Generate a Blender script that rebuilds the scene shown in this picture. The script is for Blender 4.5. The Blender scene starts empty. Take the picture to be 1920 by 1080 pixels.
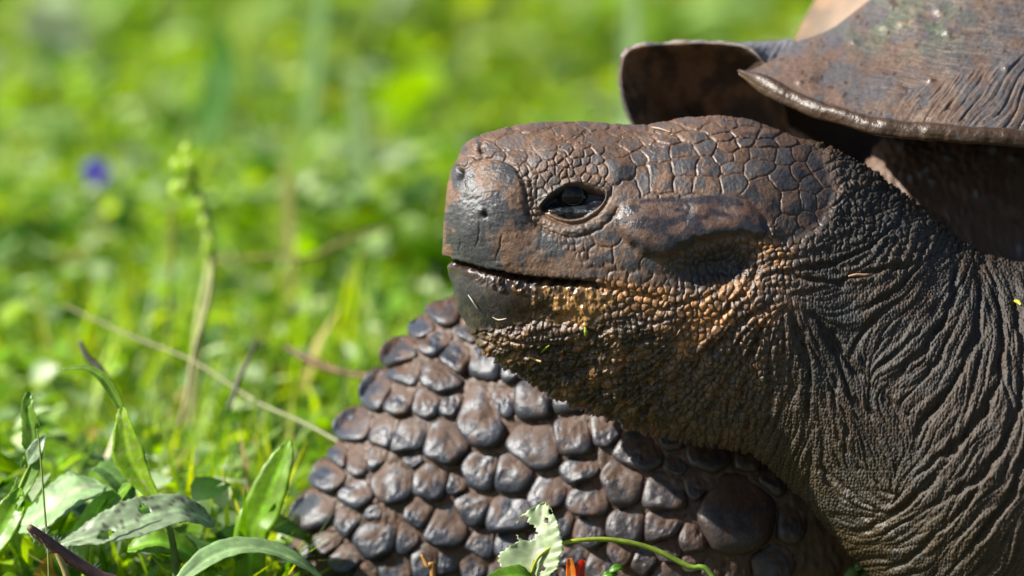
import bpy, math, random
import numpy as np
from mathutils import Vector, Matrix
from mathutils.bvhtree import BVHTree

random.seed(7)
RNG = np.random.default_rng(11)
SC = bpy.context.scene
COL = SC.collection

# ------------------------------------------------------------------ camera, sky, sun, exposure
PITCH = math.radians(8.0)
D0 = 2.7                       # metres to the plane of the tortoise's head
S = D0 * 36.0 / 200.0 / 1920.0   # metres per photo pixel in that plane
CAM_H = 0.587
FWD = np.array([0.0, math.cos(PITCH), -math.sin(PITCH)])
UPV = np.array([0.0, math.sin(PITCH), math.cos(PITCH)])
CAM = np.array([0.0, -D0, CAM_H])

cd = bpy.data.cameras.new('camera')
cam = bpy.data.objects.new('camera', cd); COL.objects.link(cam)
cam.location = CAM
cam.rotation_euler = (math.pi / 2 - PITCH, 0, 0)
cd.lens = 200; cd.sensor_width = 36
cd.clip_start = 0.05; cd.clip_end = 500
cd.dof.use_dof = True
cd.dof.focus_distance = D0 - 0.045
cd.dof.aperture_fstop = 5.6
cd.dof.aperture_blades = 0
SC.camera = cam

SUN_EL = math.radians(37)
SUN_AZ = math.radians(6)      # towards the camera from straight left
to_sun = Vector((-math.cos(SUN_EL) * math.cos(SUN_AZ), -math.cos(SUN_EL) * math.sin(SUN_AZ), math.sin(SUN_EL)))
w = bpy.data.worlds.new('World'); SC.world = w; w.use_nodes = True
nt = w.node_tree
bg = nt.nodes['Background']; bg.inputs['Strength'].default_value = 0.05
sky = nt.nodes.new('ShaderNodeTexSky'); sky.sky_type = 'NISHITA'; sky.sun_disc = False
sky.sun_elevation = SUN_EL
sky.sun_rotation = math.atan2(to_sun.x, to_sun.y)
nt.links.new(sky.outputs['Color'], bg.inputs['Color'])
sl = bpy.data.lights.new('sun', 'SUN'); sl.energy = 5.0; sl.angle = math.radians(0.53); sl.color = (1.0, 0.95, 0.87)
so = bpy.data.objects.new('sun', sl); COL.objects.link(so); so.location = (-2, -1, 3)
so.rotation_euler = to_sun.to_track_quat('Z', 'Y').to_euler()
SC.view_settings.view_transform = 'Standard'; SC.view_settings.look = 'None'
SC.view_settings.exposure = 1.15; SC.view_settings.gamma = 1.0
SC.view_settings.use_curve_mapping = False
SC.cycles.max_bounces = 8; SC.cycles.transmission_bounces = 6
SC.cycles.use_denoising = True

# ------------------------------------------------------------------ helpers
def P(px, py, wd=0.0):
    """photo pixel + depth (in pixels behind the head plane) -> world point(s)"""
    px = np.asarray(px, float); py = np.asarray(py, float); wd = np.asarray(wd, float)
    px, py, wd = np.broadcast_arrays(px, py, wd)
    d = D0 + wd * S
    xc = (px - 960) * S * d / D0
    yc = (540 - py) * S * d / D0
    out = CAM + xc[..., None] * np.array([1.0, 0, 0]) + yc[..., None] * UPV + d[..., None] * FWD
    return out

def tag(o, label=None, cat=None, group=None, kind=None):
    if label: o['label'] = label
    if cat: o['category'] = cat
    if group: o['group'] = group
    if kind: o['kind'] = kind
    return o

def empty(name, loc=(0, 0, 0)):
    o = bpy.data.objects.new(name, None); COL.objects.link(o); o.location = loc
    o.empty_display_size = 0.02
    return o

def mesh_obj(name, verts, faces, mat, parent=None, col=None, rough=None, smooth=True):
    """faces: (n,4) or (n,3) int array, or list of arrays of both"""
    me = bpy.data.meshes.new(name)
    verts = np.asarray(verts, np.float32)
    fl = faces if isinstance(faces, list) else [faces]
    fl = [np.asarray(f, np.int32) for f in fl if len(f)]
    nl = sum(f.size for f in fl); nf = sum(len(f) for f in fl)
    me.vertices.add(len(verts)); me.vertices.foreach_set('co', verts.ravel())
    me.loops.add(nl); me.loops.foreach_set('vertex_index', np.concatenate([f.ravel() for f in fl]))
    tot = np.concatenate([np.full(len(f), f.shape[1], np.int32) for f in fl])
    st = np.concatenate([[0], np.cumsum(tot)[:-1]]).astype(np.int32)
    me.polygons.add(nf); me.polygons.foreach_set('loop_start', st)
    me.polygons.foreach_set('loop_total', tot)
    me.update(calc_edges=True); me.validate()
    if smooth:
        me.polygons.foreach_set('use_smooth', np.ones(len(me.polygons), bool))
    if col is not None:
        a = me.color_attributes.new('pigment', 'FLOAT_COLOR', 'POINT')
        c4 = np.ones((len(verts), 4), np.float32); c4[:, :3] = col
        a.data.foreach_set('color', c4.ravel())
    if rough is not None:
        a = me.attributes.new('wet', 'FLOAT', 'POINT')
        a.data.foreach_set('value', np.asarray(rough, np.float32))
    if mat: me.materials.append(mat)
    o = bpy.data.objects.new(name, me); COL.objects.link(o)
    if parent: o.parent = parent
    return o

def grid_faces(n, m, wrap=False):
    i = np.arange(n - 1)[:, None]; mm = m if wrap else m - 1
    j = np.arange(mm)[None, :]; j2 = (j + 1) % m
    a = i * m + j; b = i * m + j2; c = (i + 1) * m + j2; d = (i + 1) * m + j
    return np.stack([a, b, c, d], -1).reshape(-1, 4)

def sst(a, b, x):
    t = np.clip((x - a) / (b - a), 0, 1); return t * t * (3 - 2 * t)

def mix(a, b, m):
    a = np.asarray(a, float); b = np.asarray(b, float)
    m = np.asarray(m)[..., None]
    return a * (1 - m) + b * m

def hsh(ix, iy, iz=0, k=0):
    h = (ix.astype(np.int64) * 374761393 + iy.astype(np.int64) * 668265263 + np.asarray(iz).astype(np.int64) * 2147483647 + k * 974634599) & 0xFFFFFFFF
    h = ((h ^ (h >> 13)) * 1274126177) & 0xFFFFFFFF
    h = ((h ^ (h >> 16)) * 2246822519) & 0xFFFFFFFF
    return ((h ^ (h >> 15)) & 0xFFFFFF) / float(0xFFFFFF)

def vnoise(x, y, k=0):
    ix = np.floor(x); iy = np.floor(y); fx = x - ix; fy = y - iy
    ix = ix.astype(np.int64); iy = iy.astype(np.int64)
    fx = fx * fx * fx * (fx * (fx * 6 - 15) + 10); fy = fy * fy * fy * (fy * (fy * 6 - 15) + 10)
    a = hsh(ix, iy, 0, k); b = hsh(ix + 1, iy, 0, k); c = hsh(ix, iy + 1, 0, k); d = hsh(ix + 1, iy + 1, 0, k)
    return (a * (1 - fx) + b * fx) * (1 - fy) + (c * (1 - fx) + d * fx) * fy

def fbm(x, y, sc, oct=4, k=0):
    x = np.asarray(x, float) / sc; y = np.asarray(y, float) / sc
    s = 0; a = 0.5; n = 0
    for i in range(oct):
        ca, sa = math.cos(0.6 * i + 0.3), math.sin(0.6 * i + 0.3)
        s = s + a * vnoise(x * ca - y * sa + 17.3 * i, x * sa + y * ca - 9.1 * i, k + i); n += a; a *= 0.5
        x = x * 2.03; y = y * 2.03
    return s / n

def voro(x, y, sc, jit=0.85, k=0):
    """jittered-grid Voronoi: F1, F2 (in cell units), id hash"""
    x = np.asarray(x, float) / sc; y = np.asarray(y, float) / sc
    ix = np.floor(x).astype(np.int64); iy = np.floor(y).astype(np.int64)
    f1 = np.full(x.shape, 9.0); f2 = f1.copy(); idd = np.zeros(x.shape)
    for dx in (-1, 0, 1):
        for dy in (-1, 0, 1):
            cx = ix + dx; cy = iy + dy
            px = cx + 0.5 + jit * (hsh(cx, cy, 1, k) - 0.5); py = cy + 0.5 + jit * (hsh(cx, cy, 2, k) - 0.5)
            d = np.hypot(x - px, y - py)
            m = d < f1
            f2 = np.where(m, f1, np.minimum(f2, d))
            idd = np.where(m, hsh(cx, cy, 3, k), idd)
            f1 = np.where(m, d, f1)
    return f1, f2, idd

def seg_d(x, y, pts, taper=False):
    """distance to a polyline and parameter 0..1 along it"""
    best = np.full(x.shape, 1e9); par = np.zeros(x.shape)
    pts = np.asarray(pts, float); L = np.hypot(*(pts[1:] - pts[:-1]).T); acc = np.concatenate([[0], np.cumsum(L)])
    for i in range(len(pts) - 1):
        ax, ay = pts[i]; bx, by = pts[i + 1]
        t = np.clip(((x - ax) * (bx - ax) + (y - ay) * (by - ay)) / (L[i] ** 2 + 1e-9), 0, 1)
        d = np.hypot(x - ax - t * (bx - ax), y - ay - t * (by - ay))
        m = d < best
        best = np.where(m, d, best); par = np.where(m, (acc[i] + t * L[i]) / acc[-1], par)
    return best, par

def poly_sd(x, y, pts):
    """signed distance to polygon, negative inside"""
    pts = [tuple(p) for p in pts]
    d, _ = seg_d(x, y, pts + [pts[0]])
    ins = np.zeros(x.shape, bool)
    n = len(pts)
    for i in range(n):
        ax, ay = pts[i]; bx, by = pts[(i + 1) % n]
        c = ((ay > y) != (by > y)) & (x < (bx - ax) * (y - ay) / ((by - ay) if by != ay else 1e-9) + ax)
        ins ^= c
    return np.where(ins, -d, d)

def smooth_poly(pts, n=4, closed=True):
    pts = np.asarray(pts, float); N = len(pts); out = []
    rng = range(N) if closed else range(N - 1)
    for i in rng:
        g = (lambda k: pts[k % N]) if closed else (lambda k: pts[min(max(k, 0), N - 1)])
        p0, p1, p2, p3 = g(i - 1), g(i), g(i + 1), g(i + 2)
        for j in range(n):
            t = j / n
            out.append(0.5 * ((2 * p1) + (-p0 + p2) * t + (2 * p0 - 5 * p1 + 4 * p2 - p3) * t * t + (-p0 + 3 * p1 - 3 * p2 + p3) * t ** 3))
    if not closed: out.append(pts[-1])
    return np.array(out)

def catmull(keys, u):
    keys = np.asarray(keys, float); n = len(keys)
    i = np.clip(np.floor(u).astype(int), 0, n - 2); t = (u - i)[:, None]
    p0 = keys[np.maximum(i - 1, 0)]; p1 = keys[i]; p2 = keys[i + 1]; p3 = keys[np.minimum(i + 2, n - 1)]
    m1 = (p2 - p0) * 0.5; m2 = (p3 - p1) * 0.5
    t2 = t * t; t3 = t2 * t
    return (2 * t3 - 3 * t2 + 1) * p1 + (t3 - 2 * t2 + t) * m1 + (-2 * t3 + 3 * t2) * p2 + (t3 - t2) * m2

def gs(x, y, cx, cy, rx, ry=None, rot=0.0):
    ry = ry or rx; c, s = math.cos(rot), math.sin(rot)
    u = (x - cx) * c + (y - cy) * s; v = -(x - cx) * s + (y - cy) * c
    return np.exp(-(u / rx) ** 2 - (v / ry) ** 2)

# ------------------------------------------------------------------ materials
def new_mat(name):
    m = bpy.data.materials.new(name); m.use_nodes = True
    return m, m.node_tree, m.node_tree.nodes['Principled BSDF']

def hide_mat(name, bump_scale, bump_dist, var=0.25, spec=0.5, coat=0.0):
    """skin / horn: pigment and wetness come from the mesh, fine grain from noise"""
    m, t, b = new_mat(name)
    N = t.nodes; L = t.links
    a = N.new('ShaderNodeAttribute'); a.attribute_name = 'pigment'
    r = N.new('ShaderNodeAttribute'); r.attribute_name = 'wet'
    tc = N.new('ShaderNodeTexCoord')
    n1 = N.new('ShaderNodeTexNoise'); n1.inputs['Scale'].default_value = bump_scale; n1.inputs['Detail'].default_value = 5
    n1.inputs['Roughness'].default_value = 0.65
    L.new(tc.outputs['Object'], n1.inputs['Vector'])
    mr = N.new('ShaderNodeMapRange'); mr.inputs['From Min'].default_value = 0.3; mr.inputs['From Max'].default_value = 0.7
    mr.inputs['To Min'].default_value = 1 - var; mr.inputs['To Max'].default_value = 1 + var
    L.new(n1.outputs['Fac'], mr.inputs['Value'])
    mx = N.new('ShaderNodeVectorMath'); mx.operation = 'SCALE'
    L.new(a.outputs['Color'], mx.inputs[0]); L.new(mr.outputs['Result'], mx.inputs['Scale'])
    L.new(mx.outputs['Vector'], b.inputs['Base Color'])
    ad = N.new('ShaderNodeMath'); ad.operation = 'MULTIPLY_ADD'
    L.new(n1.outputs['Fac'], ad.inputs[0]); ad.inputs[1].default_value = 0.25
    sb = N.new('ShaderNodeMath'); sb.operation = 'SUBTRACT'; sb.inputs[1].default_value = 0.125
    L.new(r.outputs['Fac'], ad.inputs[2]); L.new(ad.outputs[0], sb.inputs[0]); sb.use_clamp = True
    L.new(sb.outputs[0], b.inputs['Roughness'])
    b.inputs['Specular IOR Level'].default_value = spec
    bp = N.new('ShaderNodeBump'); bp.inputs['Strength'].default_value = 0.55; bp.inputs['Distance'].default_value = bump_dist
    L.new(n1.outputs['Fac'], bp.inputs['Height']); L.new(bp.outputs['Normal'], b.inputs['Normal'])
    return m

M_SKIN = hide_mat('tortoise_skin', 900, 0.0006, 0.28)
M_LEG = hide_mat('muddy_leg_scale', 420, 0.0010, 0.30)
M_SHELL = hide_mat('shell_horn', 500, 0.0008, 0.25)

def leaf_mat(name, trans=0.5, rough=0.4, veins=0.0):
    m, t, b = new_mat(name)
    N = t.nodes; L = t.links
    a = N.new('ShaderNodeAttribute'); a.attribute_name = 'pigment'
    tc = N.new('ShaderNodeTexCoord')
    n1 = N.new('ShaderNodeTexNoise'); n1.inputs['Scale'].default_value = 160; n1.inputs['Detail'].default_value = 4
    L.new(tc.outputs['Object'], n1.inputs['Vector'])
    mr = N.new('ShaderNodeMapRange'); mr.inputs['From Min'].default_value = 0.3; mr.inputs['From Max'].default_value = 0.7
    mr.inputs['To Min'].default_value = 0.75; mr.inputs['To Max'].default_value = 1.25
    L.new(n1.outputs['Fac'], mr.inputs['Value'])
    mx = N.new('ShaderNodeVectorMath'); mx.operation = 'SCALE'
    L.new(a.outputs['Color'], mx.inputs[0]); L.new(mr.outputs['Result'], mx.inputs['Scale'])
    L.new(mx.outputs['Vector'], b.inputs['Base Color'])
    b.inputs['Roughness'].default_value = rough
    b.inputs['Specular IOR Level'].default_value = 0.55
    tr = N.new('ShaderNodeBsdfTranslucent')
    hs = N.new('ShaderNodeHueSaturation'); hs.inputs['Hue'].default_value = 0.485; hs.inputs['Saturation'].default_value = 1.15
    hs.inputs['Value'].default_value = 1.9
    L.new(mx.outputs['Vector'], hs.inputs['Color']); L.new(hs.outputs['Color'], tr.inputs['Color'])
    ms = N.new('ShaderNodeMixShader'); ms.inputs['Fac'].default_value = trans
    out = N['Material Output']
    L.new(b.outputs[0], ms.inputs[1]); L.new(tr.outputs[0], ms.inputs[2]); L.new(ms.outputs[0], out.inputs['Surface'])
    bp = N.new('ShaderNodeBump'); bp.inputs['Strength'].default_value = 0.3; bp.inputs['Distance'].default_value = 0.0006
    L.new(n1.outputs['Fac'], bp.inputs['Height']); L.new(bp.outputs['Normal'], b.inputs['Normal'])
    return m

M_LEAF = leaf_mat('green_leaf')
M_STALK = leaf_mat('plant_stalk', 0.15, 0.5)

# ------------------------------------------------------------------ ground
def ground_z(x, y):
    return 0.012 * (fbm(x + 40, y + 40, 0.5, 3, 5) - 0.5) * 2

def build_ground():
    xs = np.concatenate([[-220, -60, -15, -6], np.linspace(-3, 3, 90), [6, 15, 60, 220]])
    ys = np.concatenate([[-60, -12, -4], np.linspace(-1.5, 8, 130), [14, 40, 100, 300]])
    X, Y = np.meshgrid(xs, ys, indexing='ij')
    m, t, b = new_mat('turf_soil'); N = t.nodes; L = t.links
    tc = N.new('ShaderNodeTexCoord')
    n1 = N.new('ShaderNodeTexNoise'); n1.inputs['Scale'].default_value = 14; n1.inputs['Detail'].default_value = 8
    L.new(tc.outputs['Object'], n1.inputs['Vector'])
    cr = N.new('ShaderNodeValToRGB')
    e = cr.color_ramp.elements
    e[0].position = 0.35; e[0].color = (0.030, 0.035, 0.010, 1); e[1].position = 0.75; e[1].color = (0.09, 0.085, 0.03, 1)
    L.new(n1.outputs['Fac'], cr.inputs['Fac']); L.new(cr.outputs['Color'], b.inputs['Base Color'])
    b.inputs['Roughness'].default_value = 0.95
    bp = N.new('ShaderNodeBump'); bp.inputs['Distance'].default_value = 0.02
    L.new(n1.outputs['Fac'], bp.inputs['Height']); L.new(bp.outputs['Normal'], b.inputs['Normal'])
    V = np.stack([X, Y, ground_z(X, Y)], -1).reshape(-1, 3)
    F = grid_faces(len(xs), len(ys))[:, ::-1]
    o = mesh_obj('ground', V, F, m); tag(o, 'mossy green soil under the grass', None, None, 'structure')
build_ground()

# ------------------------------------------------------------------ the tortoise: root
tortoise = empty('tortoise', P(1700, 1300, 200))
tortoise.location.z = 0.0
tag(tortoise, 'giant grey brown tortoise resting its wrinkled head above a scaly foreleg', 'tortoise')
ROOT_INV = Matrix.Translation(-tortoise.location)
def part(o, parent=tortoise):
    o.parent = parent
    if parent is tortoise: o.matrix_parent_inverse = ROOT_INV
    return o

# --- body: one continuous skin: nose -> head -> neck -> shoulder -> far foreleg
#      Tx   Ty    Bx   By   wc   phi  W    exp
K = [(838, 415, 838, 425,   0,   0,   4, 2.2),
     (846, 345, 834, 487,   0,   0,  85, 2.3),
     (866, 280, 856, 535,   0,   0, 126, 2.5),
     (905, 255, 870, 585,   0,   0, 150, 2.5),
     (970, 235, 908, 645,   0,   0, 172, 2.5),
     (1040, 227, 965, 692,  0,   0, 190, 2.5),
     (1120, 232, 1050, 736, 0,   0, 206, 2.4),
     (1200, 234, 1130, 772, 0,   0, 220, 2.4),
     (1270, 223, 1210, 802, 0,   0, 230, 2.4),
     (1340, 218, 1300, 825, 0,   0, 236, 2.4),
     (1420, 228, 1390, 838, 0,   0, 238, 2.3),
     (1500, 258, 1450, 874, 0,   0, 236, 2.2),
     (1580, 297, 1505, 928, 0,   0, 236, 2.1),
     (1660, 345, 1558, 988, 0,   0, 240, 2.1),
     (1730, 402, 1612, 1048, 0,  0, 250, 2.1),
     (1800, 458, 1665, 1112, 0,  0, 265, 2.1),
     (1870, 492, 1725, 1180, 0,  0, 285, 2.1),
     (1955, 500, 1805, 1245, 5,  0, 305, 2.1),
     (2060, 480, 1950, 1300, 20, 8, 320, 2.1),
     (2200, 430, 2150, 1330, 80, 30, 330, 2.1),
     (2330, 360, 2330, 1340, 230, 65, 340, 2.1),
     (2360, 300, 2370, 1340, 430, 105, 340, 2.1),
     (2220, 260, 2290, 1330, 590, 145, 340, 2.1),
     (2060, 250, 2130, 1310, 480, 168, 340, 2.1),
     (1900, 250, 1960, 1300, 460, 178, 335, 2.1),
     (1760, 255, 1830, 1295, 460, 180, 305, 2.1),
     (1645, 275, 1720, 1290, 440, 180, 260, 2.1),
     (1545, 500, 1610, 1290, 385, 180, 255, 2.1),
     (1420, 640, 1490, 1295, 345, 180, 240, 2.1),
     (1280, 610, 1350, 1300, 340, 180, 240, 2.1),
     (1120, 575, 1190, 1305, 380, 180, 235, 2.1),
     (980, 552, 1030, 1305, 440, 180, 225, 2.1),
     (872, 552, 888, 1298, 490, 180, 208, 2.1),
     (796, 592, 786, 1285, 510, 180, 190, 2.1),
     (736, 672, 712, 1262, 520, 180, 170, 2.1),
     (690, 750, 660, 1240, 525, 180, 150, 2.1),
     (642, 814, 615, 1220, 528, 180, 125, 2.1),
     (596, 894, 578, 1195, 530, 180, 95, 2.1),
     (556, 1000, 552, 1160, 530, 180, 52, 2.1),
     (544, 1070, 544, 1085, 530, 180, 4, 2.1)]
K = np.array(K, float)
NK = len(K)
seg_n = []
for i in range(NK - 1):
    if i == 0: n = 60
    elif i == 1: n = 46
    elif i < 17: n = int(max(np.hypot(*(K[i + 1, :2] - K[i, :2])), np.hypot(*(K[i + 1, 2:4] - K[i, 2:4]))) / 1.55)
    elif i < 20: n = 64
    elif i < 23: n = 10
    elif i < 27: n = 26
    else: n = 26
    seg_n.append(n)
u = np.concatenate([i + np.arange(n) / n for i, n in enumerate(seg_n)] + [[NK - 1.0]])
# quadratic start so the nose is blunt, not a cone
u = np.where(u < 1, np.maximum(u, 1e-3) ** 1.0, u)
ring = catmull(K, u)
# blunt nose: ellipse-like growth over the first segment
m0 = u < 1
g = np.sqrt(np.clip(1 - (1 - u[m0]) ** 2, 0, 1))[:, None]
c0 = K[0]; c1 = K[1]
lin = u[m0][:, None]
ring[m0] = c0 * (1 - g) + c1 * g
NT = len(u)
tn = np.linspace(0, math.pi, 470); tf = np.linspace(math.pi, 2 * math.pi, 132)[1:-1]
th = np.concatenate([tn, tf]); NTH = len(th)
Mx = (ring[:, 0] + ring[:, 2]) / 2; My = (ring[:, 1] + ring[:, 3]) / 2
Ax = (ring[:, 0] - ring[:, 2]) / 2; Ay = (ring[:, 1] - ring[:, 3]) / 2
ex = (2 / ring[:, 7])[:, None]
cs = np.cos(th)[None, :]; sn = np.sin(th)[None, :]
cc = np.sign(cs) * np.abs(cs) ** ex; ss = np.sign(sn) * np.abs(sn) ** ex
v = (1 - cc) / 2
headm = np.clip(1 - (u - 8) / 5, 0, 1)[:, None]
jaw = 1 - 0.30 * sst(0.5, 1.0, v) * headm - 0.10 * sst(0.35, 0.0, v) * headm
Wd = ring[:, 6][:, None] * jaw
ph = np.radians(ring[:, 5])[:, None]
BX = Mx[:, None] + Ax[:, None] * cc + Wd * ss * np.sin(ph)
BY = My[:, None] + Ay[:, None] * cc
BZ = ring[:, 4][:, None] - Wd * ss * np.cos(ph)
base = np.stack([BX, BY, BZ], -1)

def normals(G):
    d0 = np.gradient(G, axis=0)
    d1 = (np.roll(G, -1, 1) - np.roll(G, 1, 1))
    n = np.cross(d0, d1)
    return n / (np.linalg.norm(n, axis=-1, keepdims=True) + 1e-9)
NRM = normals(base)
# outward check at a cheek vertex
ti = int(np.argmin(np.abs(u - 8))); 
if NRM[ti, 235, 2] > 0: NRM = -NRM

# ---- orientation field and line-integral wrinkles (raster in photo pixels)
OR = [(1540, 330, -2, 1), (1560, 420, -2, 1), (1620, 470, -1.6, 1), (1560, 530, 1, -.1), (1450, 510, -.9, .5), (1640, 400, -1.3, 1),
      (1700, 420, -.6, 1), (1760, 480, -.45, 1), (1800, 560, -.3, 1), (1850, 540, 0, 1), (1900, 600, .1, 1), (1850, 700, -.3, 1),
      (1780, 640, -.5, 1), (1750, 740, -.6, 1), (1690, 620, -.8, .8), (1880, 850, -.5, 1), (1820, 950, -.7, 1), (1720, 900, -.7, .8),
      (1850, 1020, -.7, 1), (1920, 1000, -.6, 1), (1520, 620, .6, 1), (1600, 720, .7, 1), (1660, 790, .8, .9), (1500, 700, .1, 1), (1540, 770, .15, 1),
      (1450, 680, -.2, 1), (1400, 740, -.5, 1), (1480, 820, -.4, 1), (1440, 470, -.8, .8), (1380, 540, -1, .6), (1320, 600, -1, .5),
      (1280, 550, -1, -.1), (1200, 560, 1, .2), (1340, 660, -.8, .8), (1260, 720, -.8, .8), (1150, 690, -1, .45), (1050, 680, -1, .1),
      (950, 640, 1, .1), (1300, 770, -.7, .8), (1600, 960, 1, .4), (1650, 1040, 1, .5), (1570, 860, .2, 1), (1640, 900, .5, .8),
      (1950, 750, 0, 1), (1700, 1000, -.9, .6), (1640, 560, -1, .35), (1560, 590, 1, .35), (1680, 700, -.8, .8)]
OR = np.array(OR, float)
GX0, GY0, GST = 800.0, 190.0, 3.0
gw, gh = int(1240 / GST), int(1100 / GST)
gxx, gyy = np.meshgrid(GX0 + np.arange(gw) * GST, GY0 + np.arange(gh) * GST)
ang = np.arctan2(OR[:, 3], OR[:, 2])
c2 = np.zeros_like(gxx); s2 = np.zeros_like(gxx)
for (ox, oy, _, _), a in zip(OR, ang):
    ww = 1 / (((gxx - ox) ** 2 + (gyy - oy) ** 2) ** 1.5 + 3e4)
    c2 += ww * np.cos(2 * a); s2 += ww * np.sin(2 * a)
wob = (fbm(gxx, gyy, 90, 3, 31) - 0.5) * 1.6
fa = 0.5 * np.arctan2(s2, c2) + wob
c2 = np.cos(2 * fa); s2 = np.sin(2 * fa)

def samp(R, x, y):
    fx = np.clip((x - GX0) / GST, 0, gw - 1.001); fy = np.clip((y - GY0) / GST, 0, gh - 1.001)
    ix = fx.astype(int); iy = fy.astype(int); fx = fx - ix; fy = fy - iy
    return (R[iy, ix] * (1 - fx) + R[iy, ix + 1] * fx) * (1 - fy) + (R[iy + 1, ix] * (1 - fx) + R[iy + 1, ix + 1] * fx) * fy

def lic(noise, length, step=4.0):
    acc = samp(noise, gxx, gyy).copy(); wt = 1.0
    n = int(length / step)
    for sg in (1, -1):
        x = gxx.copy(); y = gyy.copy(); pa = fa + (0 if sg == 1 else math.pi)
        dx = np.cos(pa); dy = np.sin(pa)
        for i in range(n):
            a = 0.5 * np.arctan2(samp(s2, x, y), samp(c2, x, y))
            vx = np.cos(a); vy = np.sin(a)
            f = np.where(vx * dx + vy * dy < 0, -1.0, 1.0); dx = vx * f; dy = vy * f
            x = x + dx * step; y = y + dy * step
            k = 0.5 + 0.5 * math.cos(math.pi * (i + 1) / (n + 1))
            acc += k * samp(noise, x, y)
    acc -= acc.mean(); return acc / acc.std()
def zn(sc, k): 
    return fbm(gxx, gyy, sc, 2, k) - 0.5
LIC1 = lic(zn(17, 51), 110)
LIC2 = lic(zn(11, 57), 60)
LIC3 = lic(zn(44, 63), 150)

# ---- hand-placed head scales: x, y, rx, ry
PL = [(1233, 334, 30, 32), (1284, 310, 25, 20), (1280, 284, 25, 17), (1227, 290, 30, 22), (1282, 345, 22, 17), (1323, 347, 28, 17), (1328, 314, 24, 18),
      (1356, 296, 18, 14), (1372, 314, 20, 13), (1376, 343, 26, 18), (1392, 289, 18, 14), (1423, 317, 28, 18), (1432, 288, 23, 14), (1432, 372, 34, 38),
      (1468, 336, 24, 25), (1482, 379, 19, 21), (1515, 377, 17, 19), (1476, 422, 20, 20), (1496, 322, 18, 16), (1521, 349, 18, 16), (1545, 332, 16, 14),
      (1474, 296, 19, 15), (1319, 277, 20, 12), (1370, 273, 20, 10), (1398, 267, 18, 9), (1435, 270, 22, 10), (1500, 288, 17, 14), (1529, 304, 16, 13),
      (1297, 233, 34, 10), (1340, 240, 26, 10), (1364, 233, 24, 9), (1398, 247, 24, 11), (1252, 240, 36, 10), (1300, 258, 34, 9), (1350, 256, 22, 8), (1440, 250, 20, 9),
      (1470, 262, 18, 10), (1400, 232, 20, 8), (1250, 262, 28, 10), (1512, 410, 17, 16), (1545, 372, 15, 15), (1505, 442, 15, 14), (1478, 456, 14, 13), (1545, 405, 14, 14),
      (1174, 485, 28, 27), (1176, 363, 24, 24), (1160, 326, 26, 24), (1160, 518, 20, 12), (1195, 521, 22, 12), (1229, 531, 20, 11), (1256, 536, 16, 10), (1222, 497, 22, 13),
      (1133, 437, 27, 27), (1085, 457, 30, 26), (1124, 480, 27, 23), (1194, 541, 17, 9), (1120, 513, 24, 14), (1143, 499, 10, 7), (1211, 342, 16, 30),
      (1140, 357, 9, 15), (1133, 326, 11, 12), (1202, 300, 16, 14), (1252, 372, 20, 10), (1300, 372, 22, 8), (1222, 368, 18, 9),
      # eyelid pebbles
      (1046, 302, 9, 7), (1027, 294, 13, 11), (1003, 304, 11, 11), (986, 330, 16, 20), (1018, 316, 11, 11), (1025, 331, 11, 9), (1040, 338, 10, 8), (1070, 325, 8, 7),
      (1087, 322, 9, 7), (1098, 308, 9, 7), (1113, 322, 9, 9), (1061, 283, 15, 9), (1085, 293, 11, 8), (1059, 312, 9, 7), (1120, 306, 12, 9), (1014, 364, 10, 11),
      (1000, 359, 7, 14), (1013, 342, 10, 10), (1071, 308, 10, 7), (1082, 309, 8, 7), (1058, 327, 9, 7), (1048, 322, 8, 7), (1036, 320, 8, 8), (1034, 308, 9, 8), (1105, 292, 11, 8),
      (1052, 294, 9, 7), (1030, 350, 11, 8), (1020, 378, 12, 8), (1100, 336, 10, 6), (1118, 340, 10, 7), (1080, 338, 9, 6), (1060, 340, 9, 6), (1046, 350, 9, 6),
      (1028, 282, 14, 9), (1090, 278, 16, 8), (1120, 286, 16, 10), (1130, 345, 9, 8), (1001, 340, 9, 10), (998, 380, 9, 12), (1074, 316, 6, 5),
      # snout and crown
      (918, 278, 20, 12), (888, 308, 13, 9), (962, 300, 20, 17), (940, 296, 14, 11), (890, 275, 18, 18), (960, 262, 34, 16), (1010, 265, 30, 14), (1050, 250, 60, 16), (1120, 262, 44, 16),
      (1010, 240, 40, 10), (1170, 252, 40, 12), (1185, 275, 26, 12), (1150, 290, 20, 14), (1100, 240, 40, 10), (1180, 240, 34, 8), (935, 252, 30, 12), (1215, 268, 18, 9)]
PL = np.array(PL, float)

TEMP = smooth_poly([(1152, 412), (1166, 385), (1195, 373), (1264, 368), (1354, 365), (1394, 369), (1425, 400), (1443, 430), (1436, 450), (1394, 446), (1345, 450), (1292, 463), (1252, 489), (1205, 478), (1168, 450)], 3)
UBEAK = smooth_poly([(820, 330), (872, 318), (895, 305), (932, 300), (966, 316), (984, 352), (990, 400), (1012, 425), (1052, 446), (1085, 480), (1108, 502), (1104, 528), (1000, 522), (900, 502), (845, 487), (815, 480)], 3)
LBEAK = smooth_poly([(840, 498), (900, 508), (960, 521), (1006, 530), (1008, 570), (998, 600), (940, 612), (885, 617), (840, 590)], 3)
EYE = smooth_poly([(1011, 391), (1026, 370), (1048, 355), (1072, 347), (1098, 350), (1120, 356), (1137, 364), (1122, 390), (1098, 406), (1068, 412), (1036, 404)], 3)
MOUTH = [(830, 484), (857, 494), (900, 505), (950, 517), (1000, 525), (1060, 530), (1110, 531), (1140, 537), (1185, 550), (1240, 560)]
ORANGE = [(1150, 545), (1200, 552), (1250, 572), (1290, 600), (1250, 650), (1290, 610), (1360, 560), (1400, 500), (1440, 470)]
ORANGE2 = [(1430, 600), (1480, 570)]
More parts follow.
